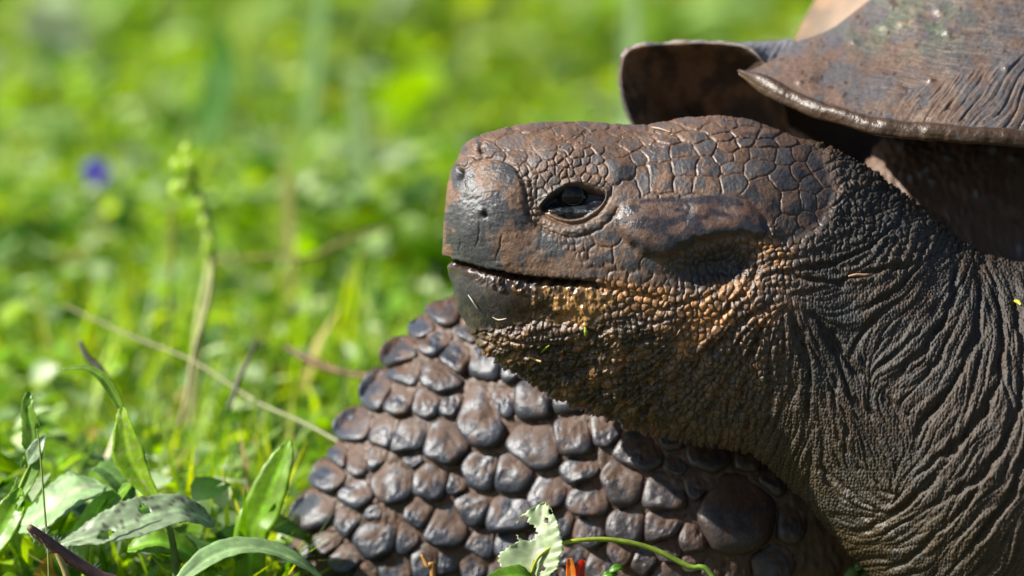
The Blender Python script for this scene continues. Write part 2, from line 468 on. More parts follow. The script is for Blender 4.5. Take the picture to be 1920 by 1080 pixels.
FOLDS = [  # hand-placed deep folds: points, width, depth
    ([(1445, 495), (1480, 515), (1540, 528), (1640, 517), (1735, 487)], 6, 12),
    ([(1400, 470), (1380, 510), (1330, 550), (1260, 580), (1200, 590)], 5, 8),
    ([(1430, 478), (1410, 530), (1360, 580), (1300, 625)], 6, 9),
    ([(1460, 560), (1400, 600), (1340, 650), (1280, 720)], 8, 13),
    ([(1440, 610), (1390, 680), (1330, 760), (1300, 800)], 8, 12),
    ([(1360, 640), (1290, 690), (1230, 750), (1180, 780)], 8, 13),
    ([(1480, 590), (1510, 650), (1520, 720), (1515, 800)], 7, 12),
    ([(1530, 600), (1570, 670), (1600, 740), (1650, 800)], 7, 13),
    ([(1490, 560), (1545, 610), (1600, 690), (1680, 760), (1720, 800)], 7, 12),
    ([(1780, 470), (1790, 540), (1760, 620), (1700, 690), (1650, 730)], 7, 12),
    ([(1820, 480), (1840, 560), (1820, 660), (1760, 760), (1700, 830)], 8, 14),
    ([(1850, 500), (1880, 600), (1870, 720), (1800, 830), (1700, 900)], 8, 14),
    ([(1880, 505), (1915, 620), (1910, 760), (1850, 880), (1740, 960)], 8, 14),
    ([(1740, 430), (1720, 500), (1660, 560), (1600, 590)], 6, 10),
    ([(1700, 400), (1650, 450), (1570, 490), (1490, 510)], 6, 9),
    ([(1560, 800), (1600, 850), (1640, 900), (1700, 940)], 6, 9),
    ([(1520, 850), (1570, 900), (1640, 950), (1700, 1010)], 6, 9),
    ([(1780, 860), (1720, 930), (1650, 980), (1590, 1000)], 7, 11),
    ([(1850, 900), (1780, 980), (1700, 1050), (1640, 1070)], 7, 11),
    ([(1690, 560), (1640, 600), (1600, 660), (1590, 700)], 6, 9),
    ([(1730, 610), (1690, 660), (1640, 690)], 6, 9),
    ([(1790, 620), (1740, 700), (1690, 740)], 6, 9),
    ([(1560, 690), (1570, 760), (1600, 820)], 6, 9),
    ([(1930, 640), (1945, 760), (1900, 920), (1800, 1060)], 9, 14),
    ([(1440, 640), (1450, 720), (1440, 800)], 6, 9),
    ([(1400, 700), (1390, 760), (1360, 810)], 6, 9),
    ([(893, 620), (940, 613), (1000, 602), (1060, 596)], 6, 9),
    ([(900, 660), (980, 655), (1060, 640), (1130, 640)], 8, 9),
    ([(960, 705), (1040, 700), (1120, 680), (1180, 670)], 8, 10),
]

def skin(x, y, nx, t):
    """displacement (px), pigment, roughness for head and neck vertices"""
    h = np.zeros_like(x)
    f_hi = fbm(x, y, 9, 3, 1); f_md = fbm(x, y, 28, 4, 2); f_lo = fbm(x, y, 110, 3, 3)
    wx = x + (fbm(x, y, 18, 2, 8) - .5) * 9; wy = y + (fbm(x, y, 18, 2, 9) - .5) * 9
    # ---- regions
    sT = poly_sd(wx, wy, TEMP); sU = poly_sd(x, y, UBEAK); sL = poly_sd(x, y, LBEAK); sE = poly_sd(x, y, EYE)
    mT = sst(3, -6, sT); mU = sst(3 + 9 * sst(960, 1000, x), -6 - 10 * sst(960, 1000, x), sU + (f_md - .5) * 10 * sst(960, 1000, x)); mL = sst(2, -6, sL); mE = sst(1.5, -5, sE)
    dM, tM = seg_d(x, y + (f_hi - .5) * 7, MOUTH)
    plate_zone = sst(0, -30, poly_sd(x, y, [(800, 200), (1480, 200), (1560, 290), (1590, 360), (1560, 430), (1500, 470), (1450, 465), (1445, 440),
                                            (1260, 490), (1280, 545), (1230, 552), (1100, 535), (1090, 480), (990, 430), (985, 330), (800, 320)]))
    neck = sst(1450, 1560, x + (y - 500) * .25 + (f_lo - .5) * 60) * (1 - plate_zone)
    chin = sst(585, 650, y + (x - 900) * 0.06) * sst(1330, 1180, x + (f_md - .5) * 80)
    # ---- plates (multiplicatively weighted Voronoi)
    F1 = np.full(x.shape, 99.0); F2 = F1.copy(); R1 = np.ones_like(x); ID = np.zeros_like(x)
    for i, (cx, cy, rx, ry) in enumerate(PL):
        d = np.sqrt(((wx - cx) / rx) ** 2 + ((wy - cy) / ry) ** 2)
        m = d < F1
        F2 = np.where(m, F1, np.minimum(F2, d)); R1 = np.where(m, min(rx, ry), R1); ID = np.where(m, (i * 0.6180339) % 1, ID); F1 = np.where(m, d, F1)
    edge = np.minimum((F2 - F1) * R1 * 0.5, (1.45 - F1) * R1)
    crown = sst(306, 272, y + sst(1220, 1290, x) * 48)            # snout / crown plates are worn flat
    ew = np.clip(R1 * 0.12, 1.8, 3.2)
    ph = sst(0, 1, edge / ew) 
    plate_h = (ph * np.clip(R1 * 0.12, 1.6, 2.4) - 1.6) * (1 - 0.78 * crown) + np.clip(1 - F1 ** 2, 0, 1) * np.clip(R1 * .06, 0, 1.4) * (1 - crown) + (fbm(x, y, 5, 3, 27) - .5) * 1.3 + np.where(R1 < 13, ph * 1.6, 0)
    conc = np.sin(np.clip(edge, 0, 40) * 0.9) * 0.16 * sst(2, 6, edge) * (R1 > 15) * ID
    plate_h = plate_h + conc
    crack = np.exp(-(edge / 1.3) ** 2)
    # ---- pebbles between and on cheek
    a = 0.5 * np.arctan2(samp(s2, x, y), samp(c2, x, y))
    p1, p2, pid = voro(wx, wy, 13.5, .8, 3)
    peb = sst(0.02, 0.30, p2 - p1) * 3.2 + np.clip(.6 - p1, 0, 1) * 2.5
    q1, q2, qid = voro(x + (f_hi - .5) * 3, y, 6.2, .85, 5)
    fin = sst(0.02, 0.4, q2 - q1) * 1.5
    b1, b2, bid = voro(wx, wy, 24, .95, 9)
    big = sst(0.02, 0.35, b2 - b1) * 6 + np.clip(.7 - b1, 0, 1) * 5
    # ---- wrinkles
    w1 = samp(LIC1, x, y); w2 = samp(LIC2, x, y); w3 = samp(LIC3, x, y)
    r1 = np.minimum(np.abs(w1) / 1.1, 1) ** .65; r2 = np.minimum(np.abs(w2) / 1.1, 1) ** .7; r3 = np.minimum(np.abs(w3) / 1.2, 1) ** .7
    fold = np.zeros_like(x); foldlip = np.zeros_like(x)
    for pts, wd_, dp in FOLDS:
        d, tt = seg_d(x + (f_md - .5) * 16, y + (fbm(x, y, 28, 3, 77) - .5) * 16, smooth_poly(pts, 4, False))
        tp = sst(0, .18, tt) * sst(1, .82, tt)
        wd_ = wd_ * .8
        fold = np.maximum(fold, dp * tp * np.exp(-(d / wd_) ** 2))
        foldlip = np.maximum(foldlip, dp * .5 * tp * np.exp(-((d - wd_ * 2.2) / (wd_ * 1.3)) ** 2))
    cheek = (1 - neck) * (1 - chin) * (1 - plate_zone)
    mask_soft = (1 - mU) * (1 - mL) * (1 - mT) * (1 - mE)
    neck_h = r1 * 4.0 + r3 * 1.8 + r2 * 3.4 + fin * 1.4 + peb * .22
    upneck = sst(560, 430, y) * neck
    neck_h = neck_h * (1 - .45 * upneck) + upneck * (peb * .8 + big * .3)
    wr_ch = sst(560, 640, y) * .8 + sst(1300, 1420, x) * .8
    cheek_h = peb * 1.1 + fin * .25 + (r1 * 6 + r2 * 3.5) * np.clip(wr_ch, 0, 1)
    chin_h = big * .55 + peb * .9 + fin * .8 + (r1 * 5 + r2 * 4.5) + (f_hi - .5) * 4 + (f_md - .5) * 9
    mud = sst(0.02, -0.12, (np.maximum(np.abs((x - 1065) / 85) ** 2, 0) + ((y - 566 - (x - 1065) * .1) / 44) ** 2) - 1.0 + (f_md - .5) * 1.4) * sst(1000, 1008, x + (f_hi - .5) * 12)
    mask_soft = mask_soft * (1 - .8 * mud)
    h += mask_soft * (plate_zone * plate_h + neck * neck_h + chin * (1 - neck) * (1 - plate_zone) * chin_h + cheek * cheek_h)
    h += mask_soft * (1 - plate_zone) * (foldlip * .6 - fold) * .54
    # ---- macro shapes
    h += 10 * gs(x, y, 925, 385, 60, 66) * (0.4 + .6 * mU) + 4.5 * mU
    h += -9 * gs(x, y, 1005, 405, 26, 50, -.25)
    dcr, _ = seg_d(x, y, smooth_poly([(876, 318), (895, 305), (932, 300), (966, 316), (984, 352), (990, 400)], 3, False))
    h += -3.2 * np.exp(-(dcr / 3) ** 2)
    h += 10 * gs(x, y, 1085, 300, 90, 34) + 8 * gs(x, y, 1160, 325, 30, 26)          # brow
    h += mT * (1 + 10 * sst(356, 462, y + (x - 1300) * .06) * sst(0, 15, -sT) + 4 * sst(0, 34, -sT) + (f_lo - .5) * 5 + .8 * (f_hi - .5))
    h += 4 * gs(x, y, 1200, 425, 45, 60) * mT
    h += -33 * gs(x, y, 1350, 494, 74, 34, -.15) * (1 - mT) - 12 * gs(x, y, 1330, 522, 76, 30)
    h += 5 * mL + 6 * gs(x, y, 920, 560, 50, 40) * mL
    mouth_amp = sst(1.02, .6, tM)
    below = (y - np.interp(x, [q[0] for q in MOUTH], [q[1] for q in MOUTH]))
    h += -26 * np.exp(-(dM / 5.0) ** 2) * (0.25 + .75 * sst(.78, .6, tM))
    h += -9 * np.exp(-(np.clip(below, 0, 99) / 22) ** 2) * (below > 0) * sst(1180, 1050, x)
    # eye: recessed opening, thick lower rim, brow overhang
    dEl, tE = seg_d(x, y, smooth_poly([(1016, 398), (1040, 412), (1070, 420), (1104, 412), (1130, 390), (1142, 368)], 3, False))
    h += mE * (-23 + 21 * np.exp(-((y - 396) / 13) ** 2) * sst(1012, 1030, x))
    lidw = (fbm(x * .35, y, 5, 3, 93) - .5)
    lowr = sst(385, 402, y) * (1 - mE)
    h += (3 * np.exp(-((dEl - 12) / 8) ** 2) + lidw * 5 * np.exp(-((dEl - 14) / 10) ** 2) - 4 * np.exp(-((dEl - 25 - lidw * 6) / 2.5) ** 2)) * lowr - 5 * np.exp(-(dEl / 3) ** 2) * (1 - mE)
    dEu, _ = seg_d(x, y, smooth_poly([(1012, 386), (1028, 366), (1050, 351), (1074, 343), (1100, 345), (1124, 352), (1138, 362)], 3, False))
    h += 4.5 * np.exp(-(dEu / 5) ** 2) * (1 - mE) * (.5 + f_md)
    # nostril, pits
    h += -22 * gs(x, y, 866, 327, 6, 9) - 10 * gs(x, y, 905, 282, 6, 6) + 5 * gs(x, y, 897, 275, 7, 6)
    h += 5 * gs(x, y, 910, 396, 6, 5) * (0.5 + f_hi) - 6 * gs(x, y, 915, 405, 4, 4)
    # gentle unevenness, scratches on the beak
    h += (f_lo - .5) * 8 + (f_md - .5) * 2.5
    scr = fbm(x * .35 + y * .1, y, 6, 3, 21)
    h += mU * (scr - .5) * 1.6 + mU * (fbm(x, y, 5, 3, 29) - .5) * 1.0 + mL * (fbm(x, y, 12, 4, 22) - .5) * 1.4
    arc = np.hypot(x - 940, (y - 420) * 1.1)
    h += mU * (fbm(arc * 1.0, np.arctan2(y - 420, x - 940) * 12, 4.0, 2, 25) - .5) * 2.0 * sst(440, 320, y)
    line = np.zeros_like(x)
    for sp in ([(906, 415), (902, 440), (896, 470)], [(946, 436), (940, 462), (930, 492)], [(879, 330), (880, 360), (878, 384)], [(985, 455), (1010, 468), (1040, 470)], [(870, 440), (866, 470), (870, 488)]):
        d, tt = seg_d(x + (f_hi - .5) * 5, y, sp)
        line = np.maximum(line, np.exp(-(d / 1.5) ** 2) * sst(0, .2, tt) * sst(1, .7, tt))
    vein = np.abs(fbm(x * .45, y + x * .08, 24, 3, 97) - .5); cr_l = np.exp(-(vein / .010) ** 2) * np.clip(crown * plate_zone * (1 - mU), 0, 1)
    h += -1.6 * line - 2.0 * cr_l
    # ---- food mud round the mouth corner
    mud = mud * sst(1.0, 5.0, below)
    h += mud * (3 + (fbm(x, y, 26, 5, 41) - .5) * 22 + (fbm(x, y, 7, 3, 42) - .5) * 5)
    clump = sst(.5, .62, fbm(x, y, 14, 3, 43)) * sst(0, 4, below) * sst(34, 18, below) * sst(905, 930, x) * sst(1012, 990, x)
    h += clump * (2 + f_hi * 6)
    # ---- pigment
    brown = np.array([.165, .095, .062]); tan = np.array([.150, .090, .055]); blue = np.array([.048, .051, .060]); dk = np.array([.05, .048, .05])
    streak = fbm(x * .5 + y * .15, y * 1.3, 20, 5, 11)
    patch = sst(.34, .64, fbm(x, y, 46, 5, 12) * .55 + streak * .45 + .06 * (ID - .5))
    col = mix(blue, brown, np.clip(patch * .9 + .15, 0, 1))
    rough = .35 + .2 * patch
    # plates: bluish worn centres, muddy rims
    cen = sst(.5, 3.6, edge) * sst(.30, .58, fbm(x, y, 15, 5, 14) + .22 * (ID - .5) - .06 * sst(300, 250, y) + .05 * sst(1180, 1240, x))
    pc = mix(mix(tan, brown, f_md), blue * (0.8 + .6 * ID)[..., None], cen * .92 * (1 - .35 * crown))
    pc = mix(pc, np.array([.07, .042, .028]), crack * .85 * (1 - .55 * crown))
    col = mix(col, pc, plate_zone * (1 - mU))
    # rearward plates darker
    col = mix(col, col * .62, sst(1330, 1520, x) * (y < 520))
    # temporal plate
    tmix = sst(.40, .66, fbm(wx * .7, wy * 1.5, 22, 6, 316) + .16 * sst(1205, 1165, x) + .06 * gs(x, y, 1330, 400, 60, 30) - .05 * gs(x, y, 1235, 410, 40, 40))
    tc_ = mix(np.array([.032, .033, .042]), np.array([.120, .066, .043]), np.clip(tmix * .8 + .35 * (fbm(x, y, 9, 5, 317) - .3), 0, 1))
    col = mix(col, tc_, mT); rough = np.where(mT > .5, .25 + .24 * tmix, rough)
    # beak
    bt = sst(.38, .72, fbm(x * .8, y, 60, 6, 18) * .6 + fbm(x, y * .5, 14, 4, 17) * .4 + .16 * gs(x, y, 985, 400, 40, 60) + .20 * sst(872, 838, x) + .1 * sst(330, 290, y))
    bc = mix(np.array([.050, .053, .060]), np.array([.160, .096, .062]), sst(.2, .95, bt))
    bc = bc * (0.8 + .45 * scr)[..., None]
    col = mix(col, bc, mU); rough = mix(rough, .36 + .18 * bt, mU) if False else rough * (1 - mU) + (.36 + .2 * bt) * mU
    lc = mix(np.array([.030, .031, .036]), np.array([.060, .052, .046]), sst(.40, .7, fbm(x, y, 22, 5, 19)))
    lc = mix(lc, np.array([.16, .12, .05]), sst(.62, .74, fbm(x * 1.6, y * .6, 7, 4, 23)) * sst(560, 600, y) * .7)
    wet_l = sst(930, 985, x) + sst(26, 12, below)
    lc = mix(lc, np.array([.035, .018, .012]), np.clip(wet_l, 0, 1) * .8)
    col = mix(col, lc, mL); rough = mix(rough[..., None], np.array([.34]), mL)[..., 0]
    rough = rough + mL * .1
    rough = np.where((mL > .3) & (wet_l > .5), .12, rough)
    # cheek pebbles
    grey = np.array([.058, .052, .050]); och = np.array([.36, .175, .058])
    dO, _ = seg_d(x + (f_md - .5) * 26, y + (f_lo - .5) * 20, ORANGE)
    dO2, _ = seg_d(x, y, ORANGE2)
    om = np.clip(1.15 * np.exp(-(dO / 34) ** 2) + .9 * gs(x, y, 1275, 615, 55, 38, -.5) + .5 * gs(x, y, 1180, 545, 50, 16, .2) + .6 * np.exp(-(dO2 / 18) ** 2), 0, 1)
    om = om * (1 - .9 * np.clip(1.5 * gs(x, y, 1350, 488, 82, 36, -.15), 0, 1))
    cpk = mix(grey, np.array([.14, .082, .045]), pid)
    cpk = mix(cpk, och * (.7 + .5 * pid)[..., None], np.clip(om * (0.35 + 1.0 * pid), 0, 1))
    cpk = mix(cpk, np.array([.035, .024, .014]), sst(.16, .02, p2 - p1) * .75)
    mC = cheek * mask_soft
    col = mix(col, cpk, mC); rough = mix(rough[..., None], np.array([.42]), mC)[..., 0]
    # chin: wet dark mud
    chc = mix(np.array([.045, .031, .017]), np.array([.17, .10, .048]), sst(.45, .72, f_md * .6 + bid * .4))
    chc = mix(chc, np.array([.26, .12, .04]), sst(.62, .70, fbm(x, y, 20, 4, 91)) * .55)
    mCh = chin * (1 - neck) * mask_soft * (1 - plate_zone)
    col = mix(col, chc, mCh); rough = mix(rough[..., None], np.array([.33]), mCh)[..., 0]
    # neck
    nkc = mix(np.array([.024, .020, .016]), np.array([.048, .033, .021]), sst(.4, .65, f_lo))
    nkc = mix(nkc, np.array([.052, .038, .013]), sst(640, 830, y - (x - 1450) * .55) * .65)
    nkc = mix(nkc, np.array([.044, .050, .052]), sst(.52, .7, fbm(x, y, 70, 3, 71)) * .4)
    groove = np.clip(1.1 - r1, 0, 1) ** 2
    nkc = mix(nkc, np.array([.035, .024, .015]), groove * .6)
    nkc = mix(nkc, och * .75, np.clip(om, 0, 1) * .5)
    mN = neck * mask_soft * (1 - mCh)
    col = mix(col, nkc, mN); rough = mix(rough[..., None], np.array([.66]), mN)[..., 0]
    lowwet = sst(880, 1010, y + (x - 1600) * .1) * sst(1750, 1600, x)
    rough = rough * (1 - .45 * lowwet)
    # tympanum dark
    ty = gs(x, y, 1350, 500, 64, 30, -.15) * (1 - mT)
    col = mix(col, np.array([.030, .028, .030]), np.clip(ty * 1.5, 0, .92))
    # mud smear
    mdc = mix(np.array([.06, .038, .018]), np.array([.34, .19, .07]), sst(.34, .62, fbm(x, y, 24, 5, 45)))
    col = mix(col, mdc, mud * .92); rough = np.where(mud > .4, .16, rough)
    col = mix(col, np.array([.22, .11, .04]), clump * .5)
    # eye opening and lids
    lid = np.exp(-(dEu / 7) ** 2) * (1 - mE)
    col = mix(col, np.array([.08, .068, .055]), np.clip(lid * .6 + gs(x, y, 1030, 372, 26, 18) * .7, 0, .8))
    ec = mix(np.array([.010, .012, .017]), np.array([.046, .056, .068]), sst(.44, .66, fbm(x, y * 1.6, 11, 3, 47)) * sst(375, 392, y))
    col = mix(col, ec, mE); rough = np.where(mE > .4, .2, rough)
    col = mix(col, np.array([.24, .13, .05]), gs(x, y, 1020, 397, 16, 5, .35) * .8)
    col = mix(col, np.array([.13, .115, .095]), np.exp(-((dEl - 13) / 8) ** 2) * lowr * sst(1015, 1035, x) * (.35 + .5 * lidw))
    h += mE * (fbm(x * .6, y * 2.0, 7, 3, 47) - .5) * 4 * sst(375, 392, y)
    # mouth slit, nostril and pits coloured darker
    col = mix(col, np.array([.012, .010, .008]), np.exp(-(dM / 5.0) ** 2) * sst(.80, .6, tM) * .95)
    lipm = sst(0, 4, below) * sst(26, 12, below + (f_hi - .5) * 18) * sst(1150, 1020, x) * sst(870, 905, x)
    col = mix(col, np.array([.028, .018, .014]), lipm * .8 * sst(.35, .55, fbm(x, y, 8, 3, 95))); rough = rough * (1 - lipm) + .14 * lipm
    h += lipm * (fbm(x, y * .6, 7, 3, 96) - .5) * 7
    col = mix(col, np.array([.015, .013, .012]), np.clip(gs(x, y, 866, 327, 6, 9) * 1.4, 0, .95))
    col = mix(col, np.array([.03, .022, .016]), np.clip(gs(x, y, 906, 284, 7, 6) + gs(x, y, 914, 402, 6, 5), 0, .9))
    col = mix(col, np.array([.022, .018, .016]), np.clip(line * .6 + cr_l * .7, 0, .8))
    # fine dirt
    col = col * (.62 + .42 * f_hi)[..., None] * np.array([1.0, .97, .92])
    return h, col, np.clip(rough, .08, .9)

disp = np.zeros((NT, NTH)); COLR = np.zeros((NT, NTH, 3)); RGH = np.full((NT, NTH), .6)
hn = int(np.searchsorted(u, 19.6))
Hh, Cc, Rr = skin(BX[:hn].ravel(), BY[:hn].ravel(), None, None)
fade = (sst(19.6, 19.0, u[:hn])[:, None] * sst(0, .12, u[:hn])[:, None])
disp[:hn] = Hh.reshape(hn, NTH) * fade
COLR[:hn] = Cc.reshape(hn, NTH, 3); RGH[:hn] = Rr.reshape(hn, NTH)
# shoulder and leg skin: granular brown mud, leg darkened for the shaded gaps between scales
lx = BX[hn:]; ly = BY[hn:]
g1, g2, gid = voro(lx, ly, 17, .9, 81)
disp[hn:] = sst(0, .4, g2 - g1) * 4 + (fbm(lx, ly, 22, 4, 82) - .5) * 10 + (fbm(lx, ly, 6, 2, 83) - .5) * 3
disp[hn:] *= (sst(19.6, 20.2, u[hn:]) * sst(NK - 1, NK - 1.3, u[hn:]))[:, None]
lc1 = mix(mix(np.array([.026, .014, .008]), np.array([.105, .054, .028]), fbm(lx, ly, 26, 4, 84)), np.array([.13, .078, .05]), sst(1560, 1660, lx) * .8)
lc1 = mix(lc1, np.array([.30, .32, .36]), sst(.93, .96, gid) * sst(.5, .3, g1) * (lx > 1650) * .6)
COLR[hn:] = lc1
RGH[hn:] = .42 + .2 * fbm(lx, ly, 30, 2, 85)
POS = base + NRM * disp[..., None]
VW = P(POS[..., 0], POS[..., 1], POS[..., 2]).reshape(-1, 3)
FB = grid_faces(NT, NTH, True)
# closed ends
c_a = len(VW); VW = np.vstack([VW, P(*base[0].mean(0))[None], P(*base[-1].mean(0))[None]])
j = np.arange(NTH); j2 = (j + 1) % NTH
capA = np.stack([np.full(NTH, c_a), j2, j], -1); o0 = (NT - 1) * NTH
capB = np.stack([np.full(NTH, c_a + 1), o0 + j, o0 + j2], -1)
CF = np.vstack([COLR.reshape(-1, 3), COLR[0, :1], COLR[-1, :1]]); RF = np.concatenate([RGH.ravel(), [.5, .5]])
body = part(mesh_obj('body', VW, [FB, capA, capB], M_SKIN, None, CF, RF))

def surf_w(px, py):
    """depth of the near head surface (undisplaced) at a pixel"""
    d = (BX[:hn, :470] - px) ** 2 + (BY[:hn, :470] - py) ** 2
    k = np.unravel_index(np.argmin(d), d.shape)
    return BZ[k], NRM[k], disp[k]

# --- eye (> iris ring)
def uv_ball(c, r, n=32, m=24, sx=1, sy=1, sz=1):
    a = np.linspace(0, math.pi, m); b = np.linspace(0, 2 * math.pi, n, endpoint=False)
    A, B = np.meshgrid(a, b, indexing='ij')
    V = np.stack([np.sin(A) * np.cos(B) * r * sx, np.sin(A) * np.sin(B) * r * sy, np.cos(A) * r * sz], -1).reshape(-1, 3) + np.asarray(c)
    return V, grid_faces(m, n, True)
me_, te_, be_ = new_mat('dark_wet_eye')
be_.inputs['Base Color'].default_value = (.006, .005, .006, 1); be_.inputs['Roughness'].default_value = .04
be_.inputs['Specular IOR Level'].default_value = .3
mi_, tii_, bi_ = new_mat('iris_rim')
bi_.inputs['Base Color'].default_value = (.012, .011, .012, 1); bi_.inputs['Roughness'].default_value = .3
ew_, en_, ed_ = surf_w(1074, 366)
EC = np.array([1075, 366, ew_ + 47.0])
Vv, Ff = uv_ball(EC, 38, 40, 28)
eye = part(mesh_obj('eye', P(Vv[:, 0], Vv[:, 1], Vv[:, 2]), Ff[:, ::-1], me_))
def torus(c, R, r, tilt_n, n=40, m=10):
    b = np.linspace(0, 2 * math.pi, n, endpoint=False); a = np.linspace(0, 2 * math.pi, m, endpoint=False)
    Bm, Am = np.meshgrid(b, a, indexing='ij')
    V = np.stack([(R + r * np.cos(Am)) * np.cos(Bm), (R + r * np.cos(Am)) * np.sin(Bm), -r * np.sin(Am)], -1).reshape(-1, 3) + np.asarray(c)
    F = grid_faces(n + 1, m, True) % (n * m)
    return V, F
Vv, Ff = torus(EC + [0, 0, -33.5], 18.5, 1.3, None)
iris = mesh_obj('iris', P(Vv[:, 0], Vv[:, 1], Vv[:, 2]), Ff, mi_, eye)

# --- foreleg scales: every scale a part of the body
LEGSEED = [(835, 590, 33, 20), (800, 615, 23, 19), (820, 643, 31, 23), (880, 625, 20, 18), (755, 665, 30, 26), (858, 670, 33, 32), (768, 698, 28, 26), (828, 710, 43, 31), (925, 685, 46, 30),
           (712, 735, 26, 34), (755, 750, 28, 28), (803, 755, 30, 27), (848, 760, 23, 20), (672, 800, 34, 28), (720, 810, 28, 28), (772, 820, 33, 35), (835, 830, 38, 38), (908, 775, 50, 54),
           (1005, 750, 50, 42), (948, 755, 28, 24), (675, 860, 23, 28), (622, 890, 25, 30), (740, 900, 35, 34), (812, 900, 33, 35), (675, 935, 28, 28), (595, 965, 33, 38), (655, 975, 22, 33),
           (705, 1005, 40, 37), (615, 1010, 23, 24), (652, 1045, 28, 22), (740, 1065, 40, 20), (565, 1030, 25, 30), (845, 985, 37, 40), (790, 960, 22, 25), (890, 955, 30, 33), (908, 885, 37, 33),
           (965, 890, 42, 33), (1010, 835, 47, 46), (1081, 814, 40, 46), (1030, 920, 33, 32), (960, 965, 40, 33), (905, 1020, 24, 28), (885, 1055, 30, 25), (1088, 880, 32, 26),
           (1139, 802, 36, 28), (1200, 844, 50, 36), (1172, 911, 40, 42), (1246, 925, 42, 34), (1306, 907, 22, 24), (1327, 850, 46, 32), (1402, 858, 26, 26), (1390, 965, 70, 72),
           (1109, 938, 40, 38), (1105, 990, 36, 30), (1176, 985, 40, 34), (1243, 984, 38, 34), (1296, 1012, 26, 30), (1165, 1035, 34, 24), (1253, 1027, 30, 22), (1056, 983, 30, 28),
           (1211, 1052, 30, 24), (1130, 1058, 30, 24), (1246, 1078, 30, 24), (1299, 1048, 20, 18), (1345, 1062, 24, 18), (705, 860, 16, 22), (700, 960, 14, 20), (860, 905, 18, 20), (765, 1010, 18, 26),
           (800, 1050, 28, 26), (845, 1050, 26, 24), (965, 1020, 34, 26), (1020, 1020, 30, 26), (955, 1065, 34, 22), (1015, 1070, 30, 22), (1075, 1035, 28, 24), (1080, 1080, 28, 22), (1180, 1088, 30, 22),
           (595, 1075, 26, 26), (690, 1080, 30, 22), (850, 1095, 30, 20), (1450, 900, 24, 26), (1270, 870, 22, 18), (1380, 1065, 34, 26), (1440, 1055, 40, 30), (1260, 815, 34, 26), (1210, 780, 36, 30),
           (1380, 805, 34, 26), (1320, 790, 34, 24), (960, 690, 30, 30), (1480, 980, 26, 30), (895, 590, 30, 22), (1070, 750, 40, 34), (1140, 740, 40, 34), (640, 860, 16, 22), (570, 1085, 20, 22), (780, 860, 16, 16)]
l0 = int(np.searchsorted(u, 25.5))
lb = base[l0:].reshape(-1, 3); lf = grid_faces(NT - l0, NTH, True)
leg_bvh = BVHTree.FromPolygons([tuple(p) for p in lb], [tuple(int(q) for q in f) for f in lf])

def leg_hit(x, y):
    r = leg_bvh.ray_cast(Vector((x, y, -900)), Vector((0, 0, 1)))
    if r[0] is None:
        r = leg_bvh.find_nearest(Vector((x, y, 520)))
        return None, np.array(r[0]), None  # off the silhouette
    n = np.array(r[1]); n = -n if n[2] > 0 else n
    return True, np.array(r[0]), n

def clip_poly(poly, nx, ny, c):
    out = []
    for i in range(len(poly)):
        p, q = poly[i], poly[(i + 1) % len(poly)]
        dp = p[0] * nx + p[1] * ny - c; dq = q[0] * nx + q[1] * ny - c
        if dp <= 0: out.append(p)
        if (dp < 0) != (dq < 0) and abs(dp - dq) > 1e-9:
            t = dp / (dp - dq); out.append((p[0] + (q[0] - p[0]) * t, p[1] + (q[1] - p[1]) * t))
    return out

